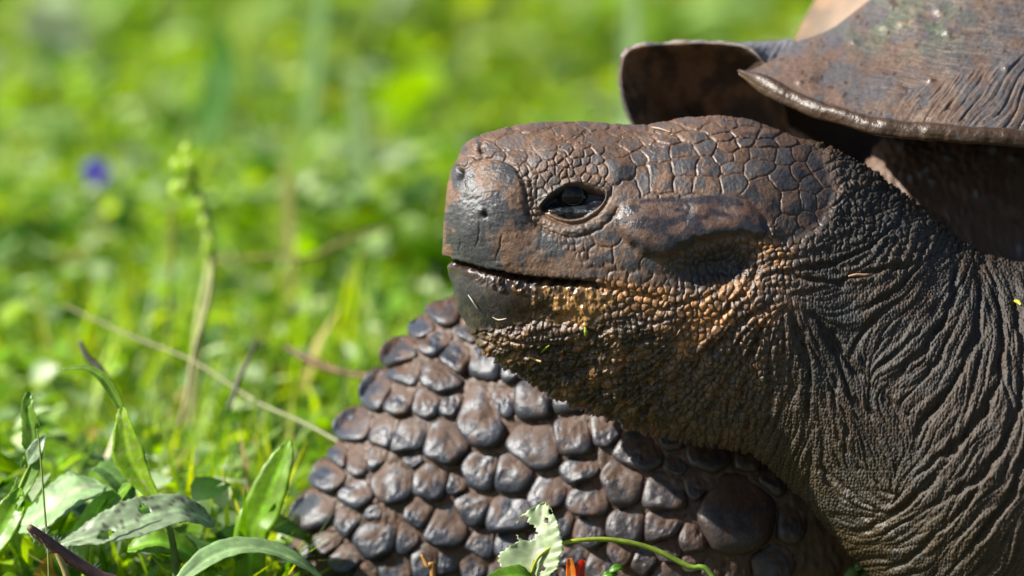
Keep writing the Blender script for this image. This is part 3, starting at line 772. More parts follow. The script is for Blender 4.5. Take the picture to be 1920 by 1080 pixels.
SIDE_N = np.array([-.38, -.22, -.90])
def build_leg_scales():
    SD = LEGSEED; rng = random.Random(5)
    for i, (cx, cy, rx, ry) in enumerate(SD):
        # cell: an ellipse cut by its neighbours
        poly = [(cx + 1.36 * rx * math.cos(k * math.pi / 14), cy + 1.36 * ry * math.sin(k * math.pi / 14)) for k in range(28)]
        for jn, (ox, oy, orx, ory) in enumerate(SD):
            if jn == i: continue
            dx, dy = ox - cx, oy - cy; dd = math.hypot(dx, dy)
            if dd > 2.6 * (max(rx, ry) + max(orx, ory)) or dd < 1: continue
            ux, uy = dx / dd, dy / dd
            ra = 1 / math.hypot(ux / rx, uy / ry); rb = 1 / math.hypot(ux / orx, uy / ory)
            cut = dd * ra / (ra + rb) - 0.7
            poly = clip_poly(poly, ux, uy, cx * ux + cy * uy + cut)
            if len(poly) < 3: break
        if len(poly) < 3: continue
        # resample by angle from the cell's centre and round it
        pc = np.array(poly); c = pc.mean(0)
        NA = 34; rad = np.zeros(NA)
        for k in range(NA):
            a = 2 * math.pi * k / NA; ux, uy = math.cos(a), math.sin(a); best = 1e9
            for q in range(len(poly)):
                ax, ay = pc[q] - c; bx, by = pc[(q + 1) % len(poly)] - c
                den = ux * (by - ay) - uy * (bx - ax)
                if abs(den) < 1e-9: continue
                t = (ax * (by - ay) - ay * (bx - ax)) / den; s_ = (ax * uy - ay * ux) / den
                if t > 0 and -1e-6 <= s_ <= 1 + 1e-6: best = min(best, t)
            rad[k] = best if best < 1e8 else min(rx, ry)
        for _ in range(1): rad = (np.roll(rad, 1) + 2 * rad + np.roll(rad, -1)) / 4
        rm = rad.mean()
        Hs = rm * rng.uniform(.44, .66)
        tilt = rng.uniform(.25, .6)
        levels = [1.06, 1.03, .98, .94, .88, .80, .70, .60, .50, .40, .30, .20, .08]
        V = []; C = []; R = []
        ok, hc, hnrm = leg_hit(*c)
        zc = hc[2]
        if hnrm is None: hnrm = SIDE_N
        elif hnrm[2] > -.5: hnrm = hnrm * .4 + SIDE_N * .6; hnrm /= np.linalg.norm(hnrm)
        tone = rng.random(); mudd = rng.uniform(-.15, .2)
        sx_, sy_ = rng.uniform(0, 900), rng.uniform(0, 900)
        for li, lv in enumerate(levels):
            prof = (1 - lv ** 5.6) if lv < 1 else 0
            for k in range(NA):
                a = 2 * math.pi * k / NA
                x = c[0] + rad[k] * lv * math.cos(a); y = c[1] + rad[k] * lv * math.sin(a)
                ok, hp, nn = leg_hit(x, y)
                if nn is None:
                    nn = SIDE_N; hp = np.array([x, y, hp[2]])
                n_ = nn * .4 + hnrm * .6; n_ = n_ / np.linalg.norm(n_)
                n_ = n_ + np.array([-.12, .22, 0]); n_ /= np.linalg.norm(n_)
                dyy = lv * math.sin(a); dxx = lv * math.cos(a)
                sdir = dyy * .9 - dxx * .42
                hgt = Hs * prof ** .5 * (.12 + 1.08 * float(sst(-1.0, .75, sdir))) + 1
                if lv > 1: hgt = -9 if ok else -4
                elif lv > .95: hgt = hgt * .6 - 2
                hgt += prof * (float(fbm(np.array(x + sx_), np.array(y + sy_), 14, 3, 3)) - .5) * 5.0
                hgt += prof * (.55 * math.sin(lv * 17 + tone * 6 + 2 * dxx) + 1.0 * math.sin((dxx * 8 - dyy * 4) * 1.9 + tone * 9) * (dxx > 0) * dxx)
                V.append(hp + n_ * hgt)
                nz = float(fbm(np.array(x + sx_), np.array(y + sy_), 22, 4, 7))
                m = np.clip(sst(.12, -.65, dyy * .75 - dxx * .3 + (nz - .5) * 2.8 - mudd) + sst(.9, 1.0, lv) * .8, 0, 1)
                horn = np.array([.030, .034, .046]) * (.75 + .5 * tone); brn = np.array([.074, .036, .019]) * (.6 + .8 * nz)
                rightdull = min(max((x - 1000) / 300, 0), 1)
                horn = horn * (1 - rightdull * .5) + np.array([.060, .036, .022]) * rightdull * .5
                C.append((horn * (1 - m) + brn * m) * (1 - .45 * float(sst(.9, 1.0, lv)))); R.append(.33 + .33 * m)
        V = np.array(V); cl = len(V)
        V = np.vstack([V, V[-NA:].mean(0)[None]]); C.append(C[-1]); R.append(R[-1])
        F = grid_faces(len(levels), NA, True); kk = np.arange(NA)
        cap = np.stack([(len(levels) - 1) * NA + kk, (len(levels) - 1) * NA + (kk + 1) % NA, np.full(NA, cl)], -1)
        o = mesh_obj('scale', P(V[:, 0], V[:, 1], V[:, 2]), [F, cap], M_LEG, body, np.array(C), np.array(R))
build_leg_scales()

# --- carapace (> marginal scutes, dome)
def loft(name, keys_a, prof_n, na, parent, detail, sampler, mat=M_SHELL):
    """keys_a: list of lists of control points (x,y,w); a runs over lists, b along the profile"""
    KA = np.array(keys_a, float)                    # A x B x 3
    A, B, _ = KA.shape
    ub = np.concatenate([i + np.arange(n) / n for i, n in enumerate(prof_n)] + [[B - 1.0]])
    rows = np.stack([catmull(KA[i], ub) for i in range(A)], 0)      # A x nb x 3
    ua = np.linspace(0, A - 1, na)
    G = catmull(rows.reshape(A, -1), ua).reshape(na, len(ub), 3)
    d0 = np.gradient(G, axis=0); d1 = np.gradient(G, axis=1)
    n = np.cross(d0, d1); n /= np.linalg.norm(n, axis=-1, keepdims=True) + 1e-9
    UA = np.repeat(ua[:, None], len(ub), 1); UB = np.repeat(ub[None, :], na, 0)
    h, c, r, sgn = detail(G, UA, UB)
    G = G + n * (h * sgn)[..., None]
    o = mesh_obj(name, P(G[..., 0], G[..., 1], G[..., 2]).reshape(-1, 3), grid_faces(na, len(ub)), mat, parent, c.reshape(-1, 3), r.ravel())
    return o

carapace = part(empty('carapace', (0, 0, 0)))
carapace.matrix_parent_inverse = ROOT_INV
def near_keys():
    rim = [(1386, 137, 150), (1436, 172, 80), (1520, 212, 20), (1620, 243, -40), (1740, 260, -80), (1860, 268, -100), (1985, 276, -100), (2160, 290, -60)]
    mid = [(1420, 126, 190), (1482, 138, 135), (1562, 165, 80), (1655, 188, 20), (1768, 200, -20), (1876, 204, -40), (1995, 208, -30), (2170, 214, 20)]
    up = [(1455, 108, 240), (1535, 92, 225), (1620, 82, 205), (1705, 84, 160), (1802, 84, 120), (1894, 84, 105), (2005, 84, 110), (2180, 84, 160)]
    top = [(1490, 82, 320), (1572, 45, 330), (1652, -20, 360), (1732, -70, 350), (1832, -100, 330), (1912, -110, 320), (2015, -110, 330), (2190, -110, 370)]
    keys = []
    for r, m, p, t in zip(rim, mid, up, top):
        r = np.array(r, float); m = np.array(m, float); p = np.array(p, float); t = np.array(t, float)
        th_ = 48 if r[0] > 1400 else 10
        lipf = r + np.array([0, -th_ * .55, -4.0]); lipm = r + np.array([0, -th_ * .15, -th_ * .28]); lipb = r + np.array([2, 3.0, 4.0])
        und1 = r + np.array([18, -th_ * .5 - 4, 90.0]); und2 = r + np.array([60, -th_ - 30, 330.0]); und3 = r + np.array([100, -20, 620.0])
        keys.append([und3, und2, und1, lipb, lipm, lipf, r * .55 + m * .45, m, p, t])
    return keys
def near_detail(G, UA, UB):
    x, y = G[..., 0], G[..., 1]
    # growth rings: parallel to the seam on the right and, above, to the upper seam
    q1 = (x - 1915) * .90 + (y - 110) * .42 + 26 * np.sin((y - 110) / 90.)      # runs rim-ward
    q2 = (y - 118) * 1.25 + (1890 - x) * .22
    wv = (fbm(x, y, 110, 2, 101) - .5) * 34
    lower = sst(-10, 14, (y - 112) - (1890 - x) * .30)
    r1 = np.abs(np.sin((q1 + wv) * .155)); r1b = fbm(q1 + wv, y * .12, 4.5, 3, 102)
    r2b = fbm(x * .12, q2 + wv * .6, 4.0, 3, 103)
    left = sst(1600, 1760, x)
    UB = np.where(UB > 4, np.maximum(UB - 1, 3.6 + (UB - 4) * .4), UB)
    top = sst(4.2, 4.9, UB)
    h = lower * left * ((1 - r1) ** 4 * -5.0 * sst(.4, .62, fbm(x, y, 70, 3, 121)) + (r1b - .5) * 3.6) + (1 - lower) * (r2b - .5) * 1.8 * sst(1560, 1700, x)
    h = h * top + (fbm(x, y, 60, 3, 104) - .5) * 8 + (fbm(x, y, 9, 3, 105) - .5) * 1.0
    lip = np.exp(-((UB - 3.8) / .7) ** 2)
    h += lip * ((fbm(x, y * .8, 60, 4, 106) - .5) * 10 + 2)
    notch = sst(.60, .7, fbm(x * 1.0 + y * .5, y * .1, 22, 2, 107)) * np.exp(-((UB - 4.6) / .6) ** 2)
    for (dx, dy, dr, dh) in DEB: h += gs(x, y, dx, dy, dr, dr * .7) * dh * top
    grey = np.array([.092, .089, .096]); brn = np.array([.140, .092, .066]); grn = np.array([.095, .118, .085])
    c = mix(grey, brn, sst(.40, .70, fbm(x, y, 40, 6, 108) + .16 * sst(1640, 1480, x) * sst(60, 130, y) - .10 * sst(1700, 1850, x)) * .85)
    c = mix(c, brn * 1.1, sst(.55, .72, fbm(x, y, 22, 5, 120)) * .35)
    c = mix(c, grn, np.clip(gs(x, y, 1700, 45, 110, 50) * 1.3 * sst(.38, .58, fbm(x, y, 32, 4, 109)), 0, .85))
    c = mix(c, np.array([.34, .24, .16]), sst(.66, .74, fbm(x, y, 17, 4, 110)) * .8 * (gs(x, y, 1680, 50, 50, 26, -.4)))
    c = mix(c, np.array([.20, .16, .13]), sst(.52, .68, np.where(lower > .5, r1b, r2b)) * .5 * top * sst(1560, 1740, x))
    c = mix(c, np.array([.05, .045, .045]), sst(.36, .25, np.where(lower > .5, r1b, r2b)) * .5 * top * sst(1560, 1740, x))
    c = mix(c, np.array([.05, .032, .02]), sst(.74, .79, fbm(x, y, 11, 3, 112)) * .8 * top)
    mudlip = np.clip(lip * 1.2, 0, 1) * sst(.35, .55, fbm(x, y, 26, 3, 113) + .15 * lip)
    c = mix(c, np.array([.105, .062, .034]), mudlip * .9)
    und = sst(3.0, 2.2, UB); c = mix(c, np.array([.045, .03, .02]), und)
    r = .22 + .2 * fbm(x, y, 30, 3, 114) + .1 * sst(1700, 1500, x); r = np.where(lip > .5, .34, r)
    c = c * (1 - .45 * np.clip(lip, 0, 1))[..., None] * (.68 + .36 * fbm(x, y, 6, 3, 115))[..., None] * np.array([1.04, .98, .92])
    return h, c, r, NEAR_SGN
DEB = [(1600, 80, 7, 5), (1775, 60, 8, 5), (1885, 128, 8, 5), (1745, 152, 6, 6), (1660, 50, 10, 4), (1690, 46, 8, 4), (1520, 150, 10, 3), (1500, 155, 6, 4), (1760, 18, 10, 5)]
NEAR_SGN = 1.0
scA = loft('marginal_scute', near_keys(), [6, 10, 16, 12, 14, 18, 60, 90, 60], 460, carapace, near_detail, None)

def far_keys():
    rim = [(1262, 420, 470), (1215, 290, 450), (1178, 215, 440), (1163, 160, 430), (1164, 116, 420), (1184, 89, 415), (1238, 81, 400), (1300, 78, 370), (1362, 80, 330), (1408, 92, 290), (1437, 122, 250), (1446, 132, 244)]
    topd = [(1300, 380, 640), (1260, 260, 640), (1225, 190, 640), (1205, 140, 640), (1205, 110, 640), (1225, 92, 640), (1270, 84, 620), (1330, 80, 600), (1400, 78, 560), (1470, 74, 470), (1500, 84, 420), (1540, 110, 380)]
    keys = []
    for r, t in zip(rim, topd):
        r = np.array(r, float); t = np.array(t, float); ctr = np.array([1520, 330, 0.0])
        d = ctr - r; d[2] = 0; d /= np.linalg.norm(d)
        i1 = r + d * 12 + [0, 0, 2]; i2 = r + d * 70; i2[2] = max(r[2] + 40, 490); i3 = r + d * 190 + [0, 60, 0]; i3[2] = 620; i4 = np.array([1640, 330, 640.0]) * .8 + (r + d * 260) * .2
        i4[2] = 660
        o1 = r - d * 3 + [0, 0, 10]; o2 = r * .7 + t * .3
        keys.append([i4, i3, i2, i1, r, o1, o2, t])
    return keys
def far_detail(G, UA, UB):
    x, y = G[..., 0], G[..., 1]
    h = (fbm(x, y, 40, 4, 131) - .5) * 10 + (fbm(x, y, 12, 3, 132) - .5) * 4
    c = mix(np.array([.060, .040, .026]), np.array([.18, .10, .055]), sst(.38, .62, fbm(x, y, 34, 5, 133)))
    c = mix(c, np.array([.045, .038, .032]), sst(.55, .68, fbm(x, y, 26, 4, 134)) * .7)
    rimm = np.exp(-((UB - 4.3) / .6) ** 2)
    c = mix(c, np.array([.13, .13, .145]), np.clip(rimm, 0, 1) * .8 + 0 * x)
    c = mix(c, np.array([.14, .135, .145]), sst(5.2, 6, UB))
    h = h + sst(5, 5.6, UB) * np.sin((x + y * .6) * .5) * 1.2
    return h, c, np.where(rimm > .4, .3, .5), 1.0
scB = loft('marginal_scute', far_keys(), [10, 22, 34, 12, 10, 14, 20], 150, carapace, far_detail, None)
scB['label'] = 'upturned brown far rim scute showing its underside'

def dome():
    cx, cy, cz, r = 1857, 225, 900, 398
    a = np.linspace(-.35, math.pi + .35, 90); b = np.linspace(0, math.pi / 2 * .98, 40)
    A, Bm = np.meshgrid(a, b, indexing='ij')
    # half ellipsoid: silhouette ring in the picture plane, bulging up and away from the rim
    x = cx - r * np.cos(A) * np.cos(Bm) * 1.0; y = cy - r * np.sin(A) * np.cos(Bm); z = cz - 330 * np.sin(Bm)
    y = np.minimum(y, 150 + 0 * y)
    h = (fbm(x, y, 60, 4, 141) - .5) * 10
    c = mix(np.array([.13, .09, .055]), np.array([.24, .145, .08]), sst(.35, .65, fbm(x, y, 50, 4, 142)))
    V = P(x, y + h * .3, z).reshape(-1, 3)
    return mesh_obj('costal_scute', V, grid_faces(90, 40), M_SHELL, carapace, c.reshape(-1, 3), np.full(V.shape[0], .55))

def backing():  # dark backing sheet added to close the shell cavity against light leaks
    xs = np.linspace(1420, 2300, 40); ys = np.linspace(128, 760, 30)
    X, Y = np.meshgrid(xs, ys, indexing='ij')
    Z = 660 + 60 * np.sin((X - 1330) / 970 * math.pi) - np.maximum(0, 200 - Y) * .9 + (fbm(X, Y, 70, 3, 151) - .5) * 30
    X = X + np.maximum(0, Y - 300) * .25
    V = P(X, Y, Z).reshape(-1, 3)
    return mesh_obj('shell_backing', V, grid_faces(40, 30), M_SHELL, carapace, np.full((len(V), 3), 1.0) * np.array([.05, .032, .02]), np.full(len(V), .6))
backing()
scD = dome(); scD['label'] = 'blurred tan scute of the shell dome'
# ------------------------------------------------------------------ vegetation helpers
def tube(pts, radii, n=8, seg=5):
    """pts in world metres; returns verts, faces"""
    pts = smooth_poly(pts, seg, False); m = len(pts)
    rr = np.interp(np.linspace(0, 1, m), np.linspace(0, 1, len(radii)), radii)
    tg = np.gradient(pts, axis=0); tg /= np.linalg.norm(tg, axis=1, keepdims=True) + 1e-12
    ref = np.array([0.31, 0.9, 0.2])
    b1 = np.cross(tg, ref); b1 /= np.linalg.norm(b1, axis=1, keepdims=True) + 1e-12
    b2 = np.cross(tg, b1)
    a = np.linspace(0, 2 * math.pi, n, endpoint=False)
    V = pts[:, None] + rr[:, None, None] * (np.cos(a)[None, :, None] * b1[:, None] + np.sin(a)[None, :, None] * b2[:, None])
    F = grid_faces(m, n, True)
    caps = np.array([[k for k in range(n)][::-1], [(m - 1) * n + k for k in range(n)]])
    return V.reshape(-1, 3), [F, caps], np.repeat(np.linspace(0, 1, m), n)

def stem(name, pts, radii, c0, c1=None, parent=None, n=8, mat=None, seg=5):
    V, F, t = tube(np.asarray(pts), radii, n, seg)
    c1 = c0 if c1 is None else c1
    c = mix(np.asarray(c0), np.asarray(c1), t); c = c * (0.8 + .4 * RNG.random(len(c)))[:, None]
    return mesh_obj(name, V, F, mat or M_STALK, parent, c)

def blade(name, mid, width, nrm, col, parent=None, fold=0.25, serr=0.0, wav=0.0, nl=40, nw=9, spots=None, holes=None, colb=None, mat=None, thick=0.00025, k=0, uneven=None):
    """leaf swept along world points: width profile (list of half widths in m), nrm = face normal"""
    mid = smooth_poly(np.asarray(mid), 8, False)
    s = np.linspace(0, 1, len(mid)); ts = np.linspace(0, 1, nl)
    mid = np.stack([np.interp(ts, s, mid[:, i]) for i in range(3)], 1)
    wd = np.interp(ts, np.linspace(0, 1, len(width)), width)
    for _ in range(2): wd[1:-1] = (wd[:-2] + 2 * wd[1:-1] + wd[2:]) / 4
    tg = np.gradient(mid, axis=0); tg /= np.linalg.norm(tg, axis=1, keepdims=True) + 1e-12
    nn = np.asarray(nrm, float); nn = np.broadcast_to(nn, mid.shape) if nn.ndim == 1 else np.stack([np.interp(ts, np.linspace(0, 1, len(nn)), nn[:, i]) for i in range(3)], 1)
    side = np.cross(tg, nn); side /= np.linalg.norm(side, axis=1, keepdims=True) + 1e-12
    n2 = np.cross(side, tg)
    vv = np.linspace(-1, 1, nw)
    T, Vv = np.meshgrid(ts, vv, indexing='ij')
    W2 = wd[:, None] * np.ones_like(Vv)
    if serr: W2 = W2 * (1 - serr * np.abs(((T * 22) % 1) - .5) * 2 * (np.abs(Vv) > .9))
    if uneven is not None:
        W2 = W2 * np.where(Vv < 0, np.interp(T, np.linspace(0, 1, len(uneven[0])), uneven[0]), np.interp(T, np.linspace(0, 1, len(uneven[1])), uneven[1]))
    wmax = max(width)
    ridge = np.sin((T * 9 - np.abs(Vv) * 1.6) * 2 * math.pi) * .03 * wmax * np.abs(Vv)
    hgt = np.abs(Vv) * W2 * fold + wav * wmax * np.sin(T * 11 + Vv * 1.5 + k) * np.abs(Vv) + ridge + (fbm(T * 8 + k, Vv * 2, 1.3, 2, 5) - .5) * .12 * wmax
    G = mid[:, None] + side[:, None] * (Vv * W2)[..., None] + n2[:, None] * hgt[..., None]
    c = np.asarray(col, float) * np.ones((nl, nw, 1))
    c = c * (.85 + .35 * fbm(T * 10 + k, Vv * 3, 1.0, 3, 6))[..., None]
    if colb is not None: c = mix(c, np.asarray(colb), T ** 1.5)
    c = mix(c, np.minimum(np.asarray(col) * 1.7 + .03, .6), np.exp(-(Vv / .09) ** 2) * .7)
    c = mix(c, np.minimum(np.asarray(col) * 1.4 + .02, .6), (np.abs(np.sin((T * 4.5 - np.abs(Vv) * .8) * 2 * math.pi)) < .16) * .4)
    if spots is not None:
        c = mix(c, np.asarray(spots), sst(.66, .74, fbm(T * 26 + k, Vv * 5 + 3, 1.0, 3, 9)) * .8)
    F = grid_faces(nl, nw)
    if holes is not None:
        fc = np.stack(np.meshgrid((np.arange(nl - 1) + .5) / (nl - 1), -1 + 2 * (np.arange(nw - 1) + .5) / (nw - 1), indexing='ij'), -1).reshape(-1, 2)
        keep = np.ones(len(F), bool)
        for (ht, hv, rt, rv) in holes:
            keep &= ((fc[:, 0] - ht) / rt) ** 2 + ((fc[:, 1] - hv) / rv) ** 2 > 1
        F = F[keep]
    V = G.reshape(-1, 3)
    V2 = V - np.repeat(n2[:, None], nw, 1).reshape(-1, 3) * thick
    nV = len(V)
    # thin but closed: both faces and the outline
    from collections import Counter
    ed = np.stack([F, np.roll(F, -1, 1)], -1).reshape(-1, 2)
    key = np.sort(ed, 1); kk = key[:, 0].astype(np.int64) * nV * 2 + key[:, 1]
    uq, inv, cnt = np.unique(kk, return_inverse=True, return_counts=True)
    be = ed[cnt[inv] == 1]
    rimf = np.stack([be[:, 1], be[:, 0], be[:, 0] + nV, be[:, 1] + nV], -1)
    Fall = np.vstack([F, F[:, ::-1] + nV, rimf])
    cc = c.reshape(-1, 3)
    return mesh_obj(name, np.vstack([V, V2]), Fall, mat or M_LEAF, parent, np.vstack([cc, cc]))

UPN = np.array([0, 0, 1.0])
def drop(px, py, wd):
    p = P(px, py, wd); q = p.copy(); q[2] = ground_z(p[0], p[1]); return q

# ------------------------------------------------------------------ grass and weeds (nobody could count them)
GREENS = np.array([[.18, .32, .006], [.26, .38, .008], [.08, .20, .010], [.32, .40, .010], [.25, .36, .11], [.03, .09, .008], [.40, .42, .07], [.46, .40, .19]])
GP = np.array([.24, .22, .17, .13, .10, .07, .04, .03])

def keep_clear(x, y):
    """true where no wild plant may root: under the tortoise and in front of it"""
    d = (y + D0) * math.cos(PITCH)
    px = 960 + x / S * D0 / np.maximum(d, .1)
    wv = (y) / S
    inside = (px > 520) & (wv > -900) & (wv < 1500)
    front = (wv < -250)
    return inside | (front & (wv > -9000))

def grass_field():
    n = 78000
    # denser close to the animal, thinner far and to the sides
    yy = RNG.uniform(-.25, 5.2, n) ; xx = RNG.normal(0, 1, n) * (.55 + .12 * (yy + 1)) - .15
    wide = RNG.random(n) < .18
    xx = np.where(wide, RNG.uniform(-2.6, 2.6, n), xx)
    nr = np.arange(n) < 17000
    yy = np.where(nr, RNG.uniform(.0, 1.0, n) ** 1.2 * 1.7 + .02, yy); xx = np.where(nr, RNG.uniform(-.6, .2, n), xx)
    k = ~keep_clear(xx, yy); xx = xx[k]; yy = yy[k]; nr = nr[k]; n = len(xx)
    clump = fbm(xx + 9, yy + 9, .28, 3, 201)
    gap = fbm(xx + 3, yy + 30, .42, 3, 211); kk_ = RNG.random(n) < np.where(yy > 1.0, sst(.34, .52, gap), 1.0)
    xx = xx[kk_]; yy = yy[kk_]; clump = clump[kk_]; nr = nr[kk_]; n = len(xx)
    hgt = (RNG.gamma(5, .009, n) + .018) * (.5 + 1.0 * clump) * np.clip(.75 + .25 * yy, .6, 1.5)
    hgt = np.where(nr, RNG.uniform(.05, .15, n) * (.5 + .8 * clump), hgt)
    wdt = RNG.uniform(.0010, .0030, n) * np.where(RNG.random(n) < .25, 1.8, 1)
    az = RNG.uniform(0, 2 * math.pi, n); lean = RNG.uniform(.1, 1.1, n)
    ns = 5
    s = np.linspace(0, 1, ns)
    bend = lean[:, None] * s[None, :] ** 1.8
    hx = hgt[:, None] * bend; hz = hgt[:, None] * (s[None, :] - .35 * bend ** 1.0 * s[None, :])
    dx, dy = np.cos(az), np.sin(az); sx, sy = -dy, dx
    cen = np.stack([xx[:, None] + dx[:, None] * hx, yy[:, None] + dy[:, None] * hx, ground_z(xx, yy)[:, None] + hz - .003], -1)
    ww = wdt[:, None] * np.clip(1 - s[None, :] ** 2.2, .04, 1)
    sd = np.stack([sx, sy, np.zeros(n)], -1)[:, None, :] * ww[..., None]
    V = np.stack([cen - sd, cen + sd], 2)            # n, ns, 2, 3
    V = V.reshape(n, ns * 2, 3)
    q = np.array([[2 * i, 2 * i + 1, 2 * i + 3, 2 * i + 2] for i in range(ns - 1)])
    F = (np.arange(n)[:, None, None] * ns * 2 + q[None]).reshape(-1, 4)
    ci = RNG.choice(len(GREENS), n, p=GP)
    c = GREENS[ci] * RNG.uniform(.7, 1.3, (n, 1))
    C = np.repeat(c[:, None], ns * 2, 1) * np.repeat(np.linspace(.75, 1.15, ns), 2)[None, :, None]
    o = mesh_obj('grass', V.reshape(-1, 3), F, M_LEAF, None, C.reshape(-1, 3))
    tag(o, 'sunlit bright green grass blades covering the ground behind the tortoise', 'grass', None, 'stuff')
grass_field()

def weed_field():
    n = 36000
    yy = RNG.uniform(-.1, 5.4, n); xx = RNG.normal(0, 1, n) * (.55 + .14 * (yy + 1)) - .12
    wide = RNG.random(n) < .15; xx = np.where(wide, RNG.uniform(-2.6, 2.6, n), xx)
    nr = np.arange(n) < 19000              # small leaves crowding the strip just behind the animal
    yy = np.where(nr, RNG.uniform(.02, 1.0, n) ** 1.3 * 2.0, yy); xx = np.where(nr, RNG.uniform(-.62, .22, n), xx)
    bg_ = np.arange(n) > n - 3200         # big soft leaves further back
    yy = np.where(bg_, RNG.uniform(.7, 5.6, n), yy); xx = np.where(bg_, RNG.uniform(-1.5, 1.3, n), xx)
    cl = fbm(xx + 3, yy + 30, .42, 3, 211)
    k = (~keep_clear(xx, yy)) & ((RNG.random(n) < sst(.32, .6, cl)) | nr); xx = xx[k]; yy = yy[k]; cl = cl[k]; nr = nr[k]; bg_ = bg_[k]; n = len(xx)
    big = np.clip(.5 + .35 * yy, .4, 1.7)
    ln = RNG.gamma(6, .0042, n) * (.7 + .5 * cl) * big + .008; wr = RNG.uniform(.28, .5, n)
    ln = np.where(nr, RNG.uniform(.008, .030, n), ln); ln = np.where(bg_, RNG.uniform(.04, .095, n), ln); wr = np.where(bg_, RNG.uniform(.2, .42, n), wr)
    zz = ground_z(xx, yy) + RNG.uniform(.01, .055, n) * (.6 + cl) * np.clip(.7 + .3 * yy, .6, 1.6)
    zz = np.where(nr, ground_z(xx, yy) + RNG.uniform(.0, .11, n) * (.4 + 1.1 * cl), zz); zz = np.where(bg_, ground_z(xx, yy) + RNG.uniform(.02, .06, n) + .14 * np.clip(cl - .4, 0, 1) * RNG.random(n) * 2, zz)
    # leave the lines of sight open where single flowers stand clear in the photograph
    dq = (yy + D0) * FWD[1] + (zz + .03 - CAM_H) * FWD[2]; qx = 960 + xx / S * D0 / dq
    qy = 540 - ((yy + D0) * UPV[1] + (zz + .03 - CAM_H) * UPV[2]) / S * D0 / dq
    k = ~(bg_ & ((np.hypot(qx - 182, qy - 330) < 190) & (yy < 1.3) | (np.hypot(qx - 360, qy - 330) < 130) & (yy < .6)))
    xx = xx[k]; yy = yy[k]; zz = zz[k]; ln = ln[k]; wr = wr[k]; cl = cl[k]; nr = nr[k]; bg_ = bg_[k]; n = len(xx)
    az = RNG.uniform(0, 2 * math.pi, n); el = RNG.normal(.30, .35, n); roll = RNG.normal(0, .4, n)
    t = np.array([0, .18, .42, .7, 1.0]); prof = np.array([.12, .75, 1.0, .68, .03])
    f = np.stack([np.cos(az) * np.cos(el), np.sin(az) * np.cos(el), np.sin(el)], -1)
    s0 = np.stack([-np.sin(az), np.cos(az), np.zeros(n)], -1)
    up = np.cross(f, s0) * -1; up *= np.sign(up[:, 2:3] + 1e-9)
    s_ = s0 * np.cos(roll)[:, None] + up * np.sin(roll)[:, None]; up2 = np.cross(s_, f); up2 *= np.sign(up2[:, 2:3] + 1e-9)
    o_ = np.stack([xx, yy, zz], -1)
    droop = -.35 * t ** 2
    cen = o_[:, None] + f[:, None] * (ln[:, None] * t[None])[..., None] + np.array([0, 0, 1.0]) * (ln[:, None] * droop[None])[..., None]
    hw = (ln * wr)[:, None] * prof[None]
    L = cen - s_[:, None] * hw[..., None] + up2[:, None] * (hw * .25)[..., None]; R = cen + s_[:, None] * hw[..., None] + up2[:, None] * (hw * .25)[..., None]
    V = np.stack([L, cen, R], 2).reshape(n, 15, 3)
    q = []
    for i in range(4): q += [[3 * i, 3 * i + 1, 3 * i + 4, 3 * i + 3], [3 * i + 1, 3 * i + 2, 3 * i + 5, 3 * i + 4]]
    F = (np.arange(n)[:, None, None] * 15 + np.array(q)[None]).reshape(-1, 4)
    LG = np.array([[.16, .32, .008], [.24, .38, .008], [.035, .11, .008], [.25, .37, .15], [.25, .38, .012], [.38, .47, .27], [.26, .16, .02]])
    ci = RNG.choice(7, n, p=[.27, .20, .22, .13, .06, .115, .005]); ci = np.where(bg_ & ((ci == 4) | (ci == 6)), 2, ci); c = LG[ci] * RNG.uniform(.75, 1.25, (n, 1)); c = np.where(bg_[:, None], c * .72, c)
    C = np.repeat(c[:, None], 15, 1)
    o = mesh_obj('ground_cover', V.reshape(-1, 3), F, M_LEAF, None, C.reshape(-1, 3))
    tag(o, 'low leafy weeds growing thickly among the grass', 'weeds', None, 'stuff')
weed_field()

# ------------------------------------------------------------------ single plants and bits one can point at
def plant(name, label, cat, foot, group=None):
    o = empty(name, tuple(foot)); tag(o, label, cat, group); return o
def adopt(o, root):
    o.parent = root; o.matrix_parent_inverse = Matrix.Translation(-root.location); return o
def W3(*pts): return np.array([P(*p) for p in pts])
TOCAM = -FWD
G_BR = (.24, .39, .014); G_PALE = (.33, .45, .25); G_MID = (.18, .33, .03); G_GREY = (.27, .34, .22)

# broad pale leaf at the bottom left, a darker companion behind it
f = drop(140, 1010, 130)
r = plant('leafy_weed', 'weed with one broad pale rounded leaf beside a grass stem at bottom left', 'weed', f)
adopt(blade('leaf', W3((40, 985, 150), (90, 955, 120), (150, 915, 110), (190, 905, 140)), [.006, .0135, .015, .013, .004], [-.25, -.5, .8], G_PALE, None, .12, .03, .02, k=1), r)
adopt(blade('leaf', W3((245, 905, 150), (215, 935, 130), (165, 985, 110), (120, 1020, 110)), [.002, .008, .011, .010, .003], [-.3, -.2, .9], G_MID, None, .2, .03, .03, k=2), r)
adopt(blade('leaf', W3((250, 955, 140), (225, 905, 160), (200, 880, 190), (180, 875, 210)), [.002, .007, .010, .003], [.3, -.5, .6], (.13, .24, .06), None, .2, .02, .03, k=3), r)
adopt(stem('stem', np.vstack([f[None], W3((160, 1060, 130), (175, 985, 125), (200, 935, 125))]), [.0016, .0013, .001], G_BR), r)

